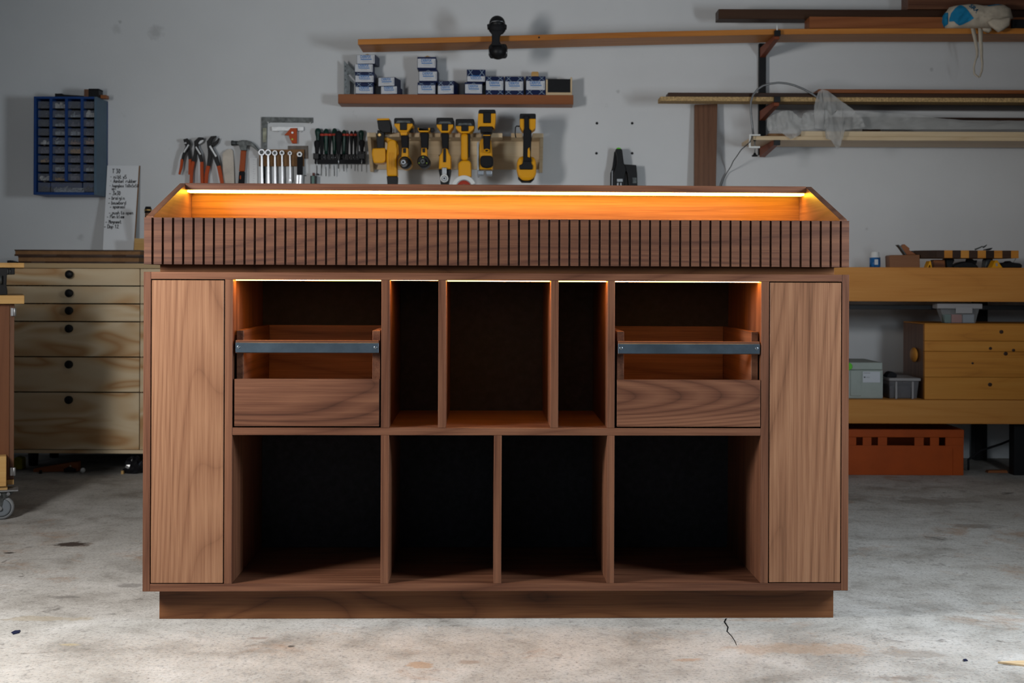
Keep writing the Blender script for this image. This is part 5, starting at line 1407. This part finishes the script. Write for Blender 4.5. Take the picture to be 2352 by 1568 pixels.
# ------------------------------------------------------------------ wall plugs, leaning plank, dust extractor handle
for k, (px, py) in enumerate(((1371, 283), (1452, 283), (1370, 352), (1452, 352))):
    a, b = W(px, py, YW)
    tag(MB().lathe((a, YW - 0.003, b), (0, 1, 0), [(0, 0.0052), (0.001, 0.0062), (0.004, 0.0062)], 16).build('wall_plug', M['black']), 'black wall plug, ' + ['upper left', 'upper right', 'lower left', 'lower right'][k] + ' of the square of four on the wall', 'wall plug', 'wall plugs in a square')
Yv = 6.0
m = MB(); tl = W(1596, 240, Yv); tr2 = W(1648, 238.5, Yv); bl = W(1593, 428, Yv); br2 = W(1642, 428, Yv)
def ext(p, q, z): 
    t = (z - p[1]) / (q[1] - p[1]); return (p[0] + (q[0] - p[0]) * t, z)
b0, b1 = ext(tl, bl, 0.0), ext(tr2, br2, 0.0)
yb_ = 5.86
m.add([(b0[0], yb_, 0), (b1[0], yb_, 0), (tr2[0], Yv, tr2[1]), (tl[0], Yv, tl[1]), (b0[0], yb_ + 0.03, 0), (b1[0], yb_ + 0.03, 0), (tr2[0], Yv + 0.03, tr2[1]), (tl[0], Yv + 0.03, tl[1])],
      [(3, 2, 1, 0), (4, 5, 6, 7), (0, 1, 5, 4), (1, 2, 6, 5), (2, 3, 7, 6), (3, 0, 4, 7)])
tag(m.build('leaning_plank', M['hard_z'], None, 0.001, 1), 'upright brown plank leaning on the wall below the chipboard panel', 'plank')
def CG(x, y): return 1380 + x / 15.68, 330 + y / 15.68
Yq = 5.97
gt = thing('cordless_jigsaw', 'black cordless tool with green accents hanging on the wall below the four plugs', 'power tool', (W(*CG(800, 1900), Yq)[0], 6.0, W(*CG(800, 1900), Yq)[1]))
pv([(560, 165), (640, 135), (730, 165), (775, 230), (800, 450), (835, 720), (890, 780), (920, 940), (890, 1100), (872, 1400), (862, 1900), (450, 1900), (470, 1000), (520, 900), (570, 700), (560, 450), (520, 300)], Yq, 0.05, CG).build('body', M['black'], gt, 0.004)
pv([(500, 270), (520, 300), (560, 450), (560, 700), (520, 880), (470, 980), (445, 1100), (440, 1900), (345, 1900), (360, 1050), (400, 930), (435, 800)], Yq + 0.012, 0.035, CG).build('side_shell', M['rubber'], gt, 0.002)
pv([(392, 980), (432, 960), (430, 1900), (385, 1900)], Yq + 0.008, 0.004, CG).build('guide_strip', M['label_grey'], gt)
pv([(850, 738), (1280, 766), (1312, 1100), (1335, 1900), (1060, 1900), (962, 1060), (905, 945)], Yq + 0.005, 0.06, CG).build('battery', M['black'], gt, 0.003)
pv([(575, 152), (640, 132), (715, 150), (730, 185), (560, 185)], Yq - 0.002, 0.03, CG).build('top_accent', M['lime'], gt, 0.001)
pv([(582, 1262), (790, 1262), (790, 1372), (590, 1372)], Yq - 0.002, 0.004, CG).build('blade_clamp', M['satin'], gt, 0.001)
pv([(1140, 1220), (1285, 1220), (1290, 1420), (1150, 1420)], Yq + 0.003, 0.003, CG).build('rating_label', M['dark_metal'], gt)
for x in (590, 700): pv([(x, 1400), (x + 50, 1400), (x + 50, 1900), (x, 1900)], Yq - 0.003, 0.006, CG).build('roller_arm', M['satin'], gt, 0.001)
MB().cyl((W(*CG(680, 300), Yq)[0], Yq + 0.045, W(*CG(680, 300), Yq)[1]), (W(*CG(680, 300), Yq)[0], YW + 0.001, W(*CG(680, 300), Yq)[1]), 0.004).build('hook', M['black_metal'], gt)
# ------------------------------------------------------------------ workbench on the right
YB = 5.45
def bz(py, px=2150, Y=YB): return W(px, py, Y)[1]
def bxx(px, Y=YB): return X_(px, Y)
XL, XR = bxx(1700), bxx(2760)
wbch = thing('workbench', 'long pine workbench with thick front beams and a lower shelf along the right wall', 'workbench', ((XL + XR) / 2, 5.75, 0))
t0, t1 = bz(692.5), bz(614)
l0, l1 = bz(973), bz(918.5)
M['beam'] = wood('honey_pine_beam', 'X', ((0.42, 0.155, 0.028), (0.55, 0.220, 0.042), (0.61, 0.265, 0.06)), along=0.7, across=7, rings=5, wts=(0.3, 0.45, 0.25), rough=0.55, bump=0)
B(XL, XR, YB, YB + 0.055, t0, t1).build('front_beam', M['beam'], wbch, 0.0015, 1)
B(XL, XR, YB + 0.056, 6.04, t1 - 0.045, t1).build('worktop', M['beam'], wbch, 0.001, 1)
B(XL, XR, YB, YB + 0.055, l0, l1).build('lower_beam', M['beam'], wbch, 0.0015, 1)
B(XL, XR, YB + 0.056, 6.04, l1 - 0.045, l1).build('lower_shelf', M['beam'], wbch, 0.001, 1)
zs_ = l1 + 0.0006
B(XL, XR, YB + 0.10, YB + 0.13, bz(711, Y=5.55), bz(700.5, Y=5.55)).build('steel_rail', M['black_metal'], wbch, 0.001, 1)
for x in (XL + 0.05, bxx(2342) + 0.03, XR - 0.05):
    for y in (YB + 0.06, 5.97):
        B(x - 0.028, x + 0.028, y, y + 0.055, 0, l1 - 0.0455).build('leg', M['black_metal'], wbch, 0.001, 1)
        if y > 5.6 or x > bxx(2400): B(x - 0.028, x + 0.028, y, y + 0.055, l1 + 0.0005, t1 - 0.0455).build('post', M['black_metal'], wbch, 0.001, 1)

def C5(x, y): return 1980 + x / 6.323, 550 + y / 6.323
zt_b = t1 + 0.0005
def on_bench(pts, Y, tf=C5):
    q = [W(*tf(x, y), Y) for x, y in pts]
    return [(x, max(z, zt_b)) for x, z in q]
# bottle
Yk = 5.62
bt = thing('spray_bottle', 'small blue-labelled bottle with white cap on the workbench', 'bottle', (W(*C5(187, 400), Yk)[0], Yk, zt_b))
a = W(*C5(187, 400), Yk)[0]; r = S_(12.2, Yk)
zc = W(*C5(187, 262), Yk)[1]; ztp = W(*C5(187, 180), Yk)[1]
MB().lathe((a, Yk, zt_b), (0, 0, 1), [(0, r * 0.9), (0.002, r), (zc - zt_b, r)], 24).build('body', plain('blue_label', (0.015, 0.11, 0.30), 0.35, var=0.5, vscale=45), bt)
MB().lathe((a, Yk, zc), (0, 0, 1), [(0, r), (0.004, r * 0.95), (0.006, r * 0.8), (ztp - zc - 0.002, r * 0.78), (ztp - zc, r * 0.7)], 24).build('cap', M['white'], bt)
B(a - r * 0.35, a + r * 0.3, Yk - r * 1.03, Yk - r * 0.92, zt_b + 0.012, zc - 0.008).build('label_patch', M['label_white'], bt)
# wooden hand plane
Yk = 5.60
M['plane'] = wood('beech_plane', 'X', ((0.12, 0.04, 0.014), (0.19, 0.07, 0.025), (0.24, 0.10, 0.04)), rings=5)
pl = thing('wooden_plane', 'old wooden hand plane with raised wedge lying on the workbench', 'plane', (W(*C5(620, 395), Yk)[0], Yk + 0.03, zt_b))
MB().prism(on_bench([(402, 410), (398, 240), (412, 226), (838, 220), (842, 410)], Yk), Yk, Yk + 0.065).build('body', M['plane'], pl, 0.002)
MB().prism([W(*C5(x, y), Yk + 0.018) for x, y in ((560, 110), (612, 66), (692, 130), (682, 150), (790, 219), (650, 221))], Yk + 0.016, Yk + 0.05).build('wedge', M['hard_red'], pl, 0.001)
MB().prism([W(*C5(x, y), Yk + 0.018) for x, y in ((515, 76), (530, 74), (568, 106), (640, 221), (625, 221), (552, 118))], Yk + 0.014, Yk + 0.052).build('iron', M['dark_metal'], pl, 0.0006, 1)
# clutter under the checker board
Yk = 5.66
def mound(name, lab, cat, pts, Y, th, mat, bev=0.003):
    return tag(MB().prism(on_bench(pts, Y), Y, Y + th).build(name, M[mat], None, bev), lab, cat)
mound('block_plane', 'brown wooden block under the left half of the striped cutting board', 'block', [(1040, 410), (1040, 300), (1060, 292), (1205, 292), (1212, 410)], Yk, 0.05, 'hard_red')
mound('black_clamp', 'black clamp body propping up the left half of the striped cutting board', 'clamp', [(1240, 410), (1222, 290), (1235, 277), (1335, 277), (1345, 300), (1312, 370), (1310, 410)], Yk, 0.06, 'black')
sd = thing('palm_sander', 'low black palm tool under the middle of the striped cutting board', 'tool', (W(*C5(1530, 400), Yk)[0], Yk, zt_b))
MB().prism(on_bench([(1330, 410), (1340, 372), (1420, 335), (1500, 318), (1600, 325), (1660, 360), (1700, 410)], Yk), Yk, Yk + 0.06).build('body', M['black'], sd, 0.004)
MB().prism(on_bench([(1540, 325), (1550, 280), (1615, 280), (1640, 300), (1690, 300), (1680, 350), (1640, 360)], Yk), Yk + 0.01, Yk + 0.04).build('handle', M['rubber'], sd, 0.003)
mound('dark_bracket', 'dark angled bracket right of the middle under the striped cutting board', 'bracket', [(1790, 410), (1800, 300), (1815, 277), (1905, 277), (1900, 330), (1880, 410)], Yk, 0.05, 'dark_metal')
for k, (pts, lab) in enumerate((([(945, 410), (985, 312), (1000, 310), (1018, 410), (1000, 410), (992, 370), (978, 370), (965, 410)], 'small yellow triangular stand left under the striped cutting board'),
                                ([(1882, 410), (1935, 302), (1965, 300), (2042, 410)], 'yellow triangular stand right under the striped cutting board'))):
    ys = thing('painter_stand', lab, 'stand', (W(*C5(960 + 1000 * k, 400), 5.58)[0], 5.59, zt_b), 'yellow triangular stands')
    MB().prism(on_bench(pts, 5.58), 5.58, 5.63).build('body', M['yellow'], ys, 0.001)
    if k: MB().prism([W(*C5(x, y), 5.579) for x, y in ((1940, 345), (1965, 340), (1968, 385), (1945, 388))], 5.5785, 5.5798).build('label_patch', M['label_grey'], ys)
kb = thing('edge_trimmer', 'low black hand tool at the right end of the workbench under the board corner', 'tool', (W(*C5(2180, 400), 5.60)[0], 5.62, zt_b))
MB().prism(on_bench([(2025, 410), (2022, 355), (2040, 335), (2120, 332), (2150, 305), (2185, 330), (2300, 345), (2330, 370), (2325, 410)], 5.60), 5.60, 5.66).build('body', M['black'], kb, 0.004)
MB().tube([(W(*C5(2195, 335), 5.61)[0], 5.61, W(*C5(2195, 335), 5.61)[1]), (W(*C5(2235, 272), 5.61)[0], 5.61, W(*C5(2235, 272), 5.61)[1])], 0.0014, 6).build('wire_lever', M['satin'], kb)
# striped end-grain cutting board resting on that clutter
Yc2 = 5.56
zb0_ = W(*C5(1500, 268), Yc2)[1]; zb1_ = W(*C5(1500, 157), Yc2)[1]
cb = thing('striped_cutting_board', 'cutting board of alternating dark and honey wood blocks lying on bench clutter', 'cutting board', (W(*C5(1550, 270), Yc2)[0], Yc2 + 0.1, zb0_))
edges = [1075, 1195, 1315, 1435, 1555, 1680, 1800, 1920, 2040, 2165, 2276]
for i, (p, q) in enumerate(zip(edges, edges[1:])):
    B(W(*C5(p, 200), Yc2)[0] + 0.0002, W(*C5(q, 200), Yc2)[0] - 0.0002, Yc2, Yc2 + 0.22, zb0_, zb1_).build('block', M['oak_dark' if i % 2 == 0 else 'pine_chest'], cb, 0.0006, 1)
xq = W(*C5(1075, 200), Yc2)[0] - 0.0004
xq0 = W(*C5(832, 200), Yc2)[0]
MB().add([(xq, Yc2, zb0_), (xq, Yc2, zb1_), (xq, Yc2 + 0.22, zb1_), (xq, Yc2 + 0.22, zb0_), (xq0, Yc2 + 0.07, zb0_), (xq0, Yc2 + 0.07, zb1_), (xq0, Yc2 + 0.22, zb1_), (xq0, Yc2 + 0.22, zb0_)],
         [(0, 1, 2, 3), (7, 6, 5, 4), (0, 4, 5, 1), (1, 5, 6, 2), (2, 6, 7, 3), (3, 7, 4, 0)]).build('end_block', M['oak_dark'], cb, 0.0008, 1)
kn = thing('carving_tool', 'thin twisted hand tool lying on top of the striped cutting board', 'tool', (W(*C5(1770, 155), 5.62)[0], 5.62, zb1_ + 0.0005))
def k5(x, y, Y=5.62):
    a, b = W(*C5(x, y), Y); return (a, Y, max(b, zb1_ + 0.003))
MB().tube([k5(1640, 145), k5(1690, 125), k5(1745, 100), k5(1760, 112), k5(1790, 95), k5(1812, 76)], [0.004, 0.003, 0.0025, 0.004, 0.003, 0.0015], 8).build('shank', M['dark_metal'], kn)
MB().prism([(k5(x, y)[0], k5(x, y)[2]) for x, y in ((1800, 155), (1815, 138), (1912, 118), (1895, 140), (1870, 155))], 5.63, 5.66).build('blade_guard', M['black'], kn, 0.001)

# lower shelf: systainer, clear bin, chest, tub
def C6(x, y): return 1940 + x / 10.452, 780 + y / 10.452
Yk = 5.50
def sx(x, Y=Yk): return W(*C6(x, 500), Y)[0]
def sz(y, Y=Yk, x=500): return max(zs_, W(*C6(x, y), Y)[1])
sy = thing('tool_case', 'pale grey-green plastic tool case with a white label on the lower shelf', 'case', (sx(500), Yk + 0.15, zs_))
M['case'] = plain('grey_green_plastic', (0.36, 0.40, 0.37), 0.5, var=0.05)
xs0, xs1 = sx(-700), sx(925)
B(xs0, xs1, Yk, Yk + 0.28, zs_, sz(728)).build('body', M['case'], sy, 0.004)
B(xs0, xs1 - 0.002, Yk, Yk + 0.28, sz(722), sz(545)).build('lid', M['case'], sy, 0.004)
B(sx(140), sx(400), Yk - 0.004, Yk - 0.0002, sz(1345), sz(745)).build('front_panel', M['case'], sy, 0.001, 1)
lp = B(sx(435), sx(850), Yk - 0.002, Yk - 0.0002, sz(1025), sz(765)).build('label_panel', M['label_white'], sy)
B(sx(460), sx(495), Yk - 0.0028, Yk - 0.0021, sz(912), sz(885)).build('print_mark', M['ink'], lp)
for y in (890, 905): B(sx(515), sx(600), Yk - 0.0028, Yk - 0.0021, sz(y + 6), sz(y)).build('print_line', M['label_grey'], lp)
for y in (790, 800): B(sx(450), sx(610), Yk - 0.0028, Yk - 0.0021, sz(y + 6), sz(y)).build('print_line', M['label_grey'], lp)
a, b = W(*C6(95, 640), Yk - 0.01)
MB().lathe((a, Yk - 0.012, b), (0, 1, 0), [(0, 0.014), (0.002, 0.0165), (0.0119, 0.0165)], 24).build('latch', M['lime'], sy)
m = MB(); m.px([(310, 990), (390, 990), (400, 1075), (385, 1078), (372, 1010), (310, 1008)], Yk - 0.006, 0.002, C6); m.build('catch', M['case'], sy)
# clear bin with lid
M['bin'] = film('clear_bin', (0.26, 0.255, 0.27), 0.45, 0.2)
M['bin_rim'] = film('clear_bin_rim', (0.42, 0.40, 0.40), 0.72, 0.3)
bn = thing('clear_bin', 'small clear plastic bin with dark contents between the tool case and the chest', 'bin', (sx(1430), Yk + 0.1, zs_))
def frust(m, x0, x1, X0, X1, y0, y1, Y0, Y1, z0, z1):
    return m.add([(x0, y0, z0), (x1, y0, z0), (x1, y1, z0), (x0, y1, z0), (X0, Y0, z1), (X1, Y0, z1), (X1, Y1, z1), (X0, Y1, z1)],
                 [(3, 2, 1, 0), (4, 5, 6, 7), (0, 1, 5, 4), (1, 2, 6, 5), (2, 3, 7, 6), (3, 0, 4, 7)])
frust(MB(), sx(1100), sx(1755), sx(1075), sx(1790), Yk + 0.01, Yk + 0.17, Yk, Yk + 0.18, zs_, sz(985)).build('tub', M['bin'], bn, 0.003)
frust(MB(), sx(1120), sx(1735), sx(1100), sx(1765), Yk + 0.02, Yk + 0.16, Yk + 0.012, Yk + 0.168, zs_ + 0.003, sz(1120)).build('contents', plain('dark_bin_contents', (0.05, 0.045, 0.05), 0.7, var=0.6, vscale=40), bn)
B(sx(1060), sx(1820), Yk - 0.008, Yk + 0.19, sz(984), sz(915)).build('lid', M['bin_rim'], bn, 0.003)
for x in (1215, 1610): B(sx(x), sx(x + 45), Yk - 0.004, Yk + 0.004, sz(1420), sz(1000)).build('rib', M['bin_rim'], bn)
dk = thing('dark_glove', 'black cloth scrap lying on the lid of the clear bin', 'cloth', (sx(1140), Yk + 0.05, sz(915) + 0.0005))
zg = sz(915) + 0.0005
MB().prism([(sx(985) + 0.012, zg), (sx(1295), zg), (sx(1285), sz(820)), (sx(1190), sz(772)), (sx(1120), sz(790)), (sx(1050), zg + 0.006)], Yk + 0.02, Yk + 0.08).build('crumple', M['rubber'], dk, 0.004)
# pine chest
Yh = 5.47
hx0, hx1 = X_(2124.5, Yh), X_(2560, Yh)
hz1 = W(2200, 745, Yh)[1]
chs = thing('pine_chest', 'honey pine chest of horizontal boards with knots on the lower bench shelf', 'chest', ((hx0 + hx1) / 2, Yh + 0.16, zs_))
seam = [zs_, W(2200, 866, Yh)[1], W(2200, 807, Yh)[1], W(2200, 783, Yh)[1], hz1]
for a, b in zip(seam, seam[1:]):
    B(hx0, hx1, Yh, Yh + 0.02, a + 0.0006, b - 0.0006).build('plank', M['pine_chest'], chs, 0.001, 1)
for x in (hx0, hx1 - 0.02):
    B(x, x + 0.02, Yh + 0.0205, Yh + 0.30, zs_, hz1 - 0.0006).build('side_panel', M['hard_z'], chs, 0.001, 1)
B(hx0 + 0.021, hx1 - 0.021, Yh + 0.28, Yh + 0.30, zs_, hz1 - 0.0006).build('back_panel', M['pine_chest'], chs)
B(hx0, hx1, Yh, Yh + 0.30, hz1, hz1 + 0.004).build('lid', M['pine_chest'], chs, 0.001, 1)
MB().ball((hx0 - 0.008, Yh + 0.12, W(2095, 815, Yh + 0.1)[1]), 0.012, 0.045, 0.032, 16, 10).build('carry_handle', M['pine_chest'], chs)
for px, py, rr in ((2300, 762, 5), (2310, 812, 5), (2328, 804, 4), (2275, 800, 4), (2234, 834, 3), (2274, 883, 5)):
    a, b = W(px, py, Yh)
    MB().ball((a, Yh - 0.0001, b), S_(rr, Yh), 0.0008, S_(rr, Yh) * 0.9, 14, 6).build('knot', M['oak_dark'], chs)
# plastic tub on the chest
M['tub_film'] = film('clear_tub', (0.5, 0.5, 0.5), 0.25, 0.2)
Yt = 5.484
tb_ = thing('plastic_tub', 'clear plastic tub with coloured contents standing on the pine chest', 'tub', (X_(2202, Yt), Yt + 0.06, hz1 + 0.0045))
def tz(py): return W(2200, py, Yt)[1]
zt0_ = hz1 + 0.0045
frust(MB(), X_(2172, Yt), X_(2242, Yt), X_(2160, Yt), X_(2250, Yt), Yt + 0.005, Yt + 0.052, Yt, Yt + 0.056, zt0_, tz(709)).build('tub_wall', M['tub_film'], tb_, 0.003)
B(X_(2152, Yt), X_(2256, Yt), Yt - 0.006, Yt + 0.060, tz(709) + 0.0002, tz(697)).build('lid', M['bin_rim'], tb_, 0.003)
B(X_(2194, Yt), X_(2232, Yt), Yt - 0.010, Yt - 0.0062, tz(719), tz(704)).build('clip', M['bin_rim'], tb_, 0.001)
for x0, x1, c in ((2172, 2186, (0.05, 0.14, 0.11)), (2188, 2212, (0.36, 0.12, 0.10)), (2214, 2240, (0.25, 0.28, 0.32))):
    B(X_(x0, Yt), X_(x1, Yt), Yt + 0.010, Yt + 0.046, zt0_ + 0.002, tz(722)).build('contents', plain('tub_contents', c, 0.7), tb_, 0.002)

# orange crate on the floor
Yo = 5.50
ox0_, ox1_ = X_(1880, Yo), X_(2215, Yo)
oc = thing('orange_crate', 'orange plastic stacking crate with slotted rim on the floor under the bench', 'crate', ((ox0_ + ox1_) / 2, Yo + 0.15, 0))
M['crate'] = plain('orange_crate_plastic', (0.38, 0.060, 0.004), 0.5, var=0.12, vscale=10)
def oz(py): return max(0.0, W(2080, py, Yo)[1])
zr0, zr1, ztop_ = oz(1023), oz(1004), oz(986)
B(ox0_, ox1_, Yo, Yo + 0.012, 0.0, zr0).build('front_wall', M['crate'], oc, 0.002)
slots = [(1968, 1983, 1007, 1022), (2003, 2018, 1007, 1022), (2039, 2102, 1004, 1022), (2123, 2138, 1007, 1022), (2158, 2173, 1007, 1022)]
xcur = ox0_
for a, b, _, _ in slots + [(2215, 2216, 0, 0)]:
    B(xcur, X_(a, Yo), Yo, Yo + 0.012, zr0 + 0.0002, zr1).build('rim_post', M['crate'], oc)
    xcur = X_(b, Yo)
B(ox0_, ox1_, Yo - 0.004, Yo + 0.02, zr1 + 0.0002, ztop_).build('rim', M['crate'], oc, 0.002)
for x in (ox0_, ox1_ - 0.012): B(x, x + 0.012, Yo + 0.0125, Yo + 0.36, 0.0, zr1).build('side_wall', M['crate'], oc, 0.002)
B(ox0_ - 0.002, ox0_ + 0.02, Yo + 0.021, Yo + 0.36, zr1 + 0.0002, ztop_).build('rim', M['crate'], oc, 0.002)
B(ox1_ - 0.02, ox1_ + 0.002, Yo + 0.021, Yo + 0.36, zr1 + 0.0002, ztop_).build('rim', M['crate'], oc, 0.002)
B(ox0_, ox1_, Yo + 0.361, Yo + 0.373, 0.0, ztop_).build('back_wall', M['crate'], oc, 0.002)
B(ox0_ + 0.013, ox1_ - 0.013, Yo + 0.013, Yo + 0.36, 0.004, 0.010).build('floor_plate', M['crate'], oc)
for x in (2190,): B(X_(x, Yo), X_(x + 3, Yo), Yo - 0.003, Yo - 0.0002, 0.004, zr0 - 0.01).build('rib', M['crate'], oc)
# cable and scraps on the floor right
P = [(X_(2218, 5.6), 5.62, 0.09), (X_(2260, 5.62), 5.66, 0.085), (X_(2310, 5.65), 5.7, 0.11), (X_(2360, 5.7), 5.78, 0.135), (X_(2420, 5.75), 5.86, 0.10), (X_(2500, 5.8), 5.9, 0.006), (X_(2600, 5.8), 5.85, 0.006)]
P = [(X_(2226, 5.62), 5.62, 0.006), (X_(2228, 5.62), 5.63, 0.05)] + P[1:]
tag(MB().tube(P, 0.005, 10).build('power_cable', M['rubber']), 'thick black cable looping up from the floor right of the orange crate', 'cable')
a, y_ = floor_pt(2292, 1086)
tag(MB().prism([(a - 0.045, 0), (a + 0.045, 0), (a + 0.04, 0.012), (a - 0.04, 0.010)], y_, y_ + 0.03).build('floor_offcut', M['hard_red'], None, 0.001), 'flat wood offcut on the floor right of the orange crate', 'wood')

# ------------------------------------------------------------------ small things on the foreground floor
def flat(name, lab, cat, pts, mat, th=0.003):
    q = [floor_pt(x, y) for x, y in pts]
    return tag(MB().prism(q, 0.0002, th, 'Z').build(name, M[mat], None), lab, cat)
flat('wood_shim', 'pale pointed wood shim on the floor at the lower right picture corner', 'shim', [(2292, 1523), (2330, 1521), (2400, 1519), (2400, 1536), (2340, 1529)], 'pale_board', 0.004)
M['blue_scrap'] = plain('dark_blue_scrap', (0.01, 0.014, 0.04), 0.5)
flat('tape_scrap', 'small dark scrap of tape on the floor at the lower left', 'scrap', [(26, 1453), (34, 1449), (47, 1448), (44, 1454), (30, 1457)], 'blue_scrap', 0.002)
flat('paint_chip', 'tiny dark blue chip on the floor near the lower right shim', 'scrap', [(2212, 1515), (2219, 1514), (2223, 1518), (2214, 1519)], 'blue_scrap', 0.002)
# crack in the concrete
ck = [(1668, 1420), (1664, 1428), (1672, 1440), (1670, 1450), (1680, 1460), (1688, 1472), (1692, 1482)]
q = [floor_pt(x, y) for x, y in ck]
m = MB()
for i, (x, y) in enumerate(q):
    w_ = 0.0022 * (1 - 0.8 * i / len(q))
    m.v += [(x - w_, y, 0.0003), (x + w_, y, 0.0003)]
for i in range(len(q) - 1):
    m.f.append((2 * i, 2 * i + 1, 2 * i + 3, 2 * i + 2)); m.sm.append(False)
m.build('crack', M['gap'], fl)
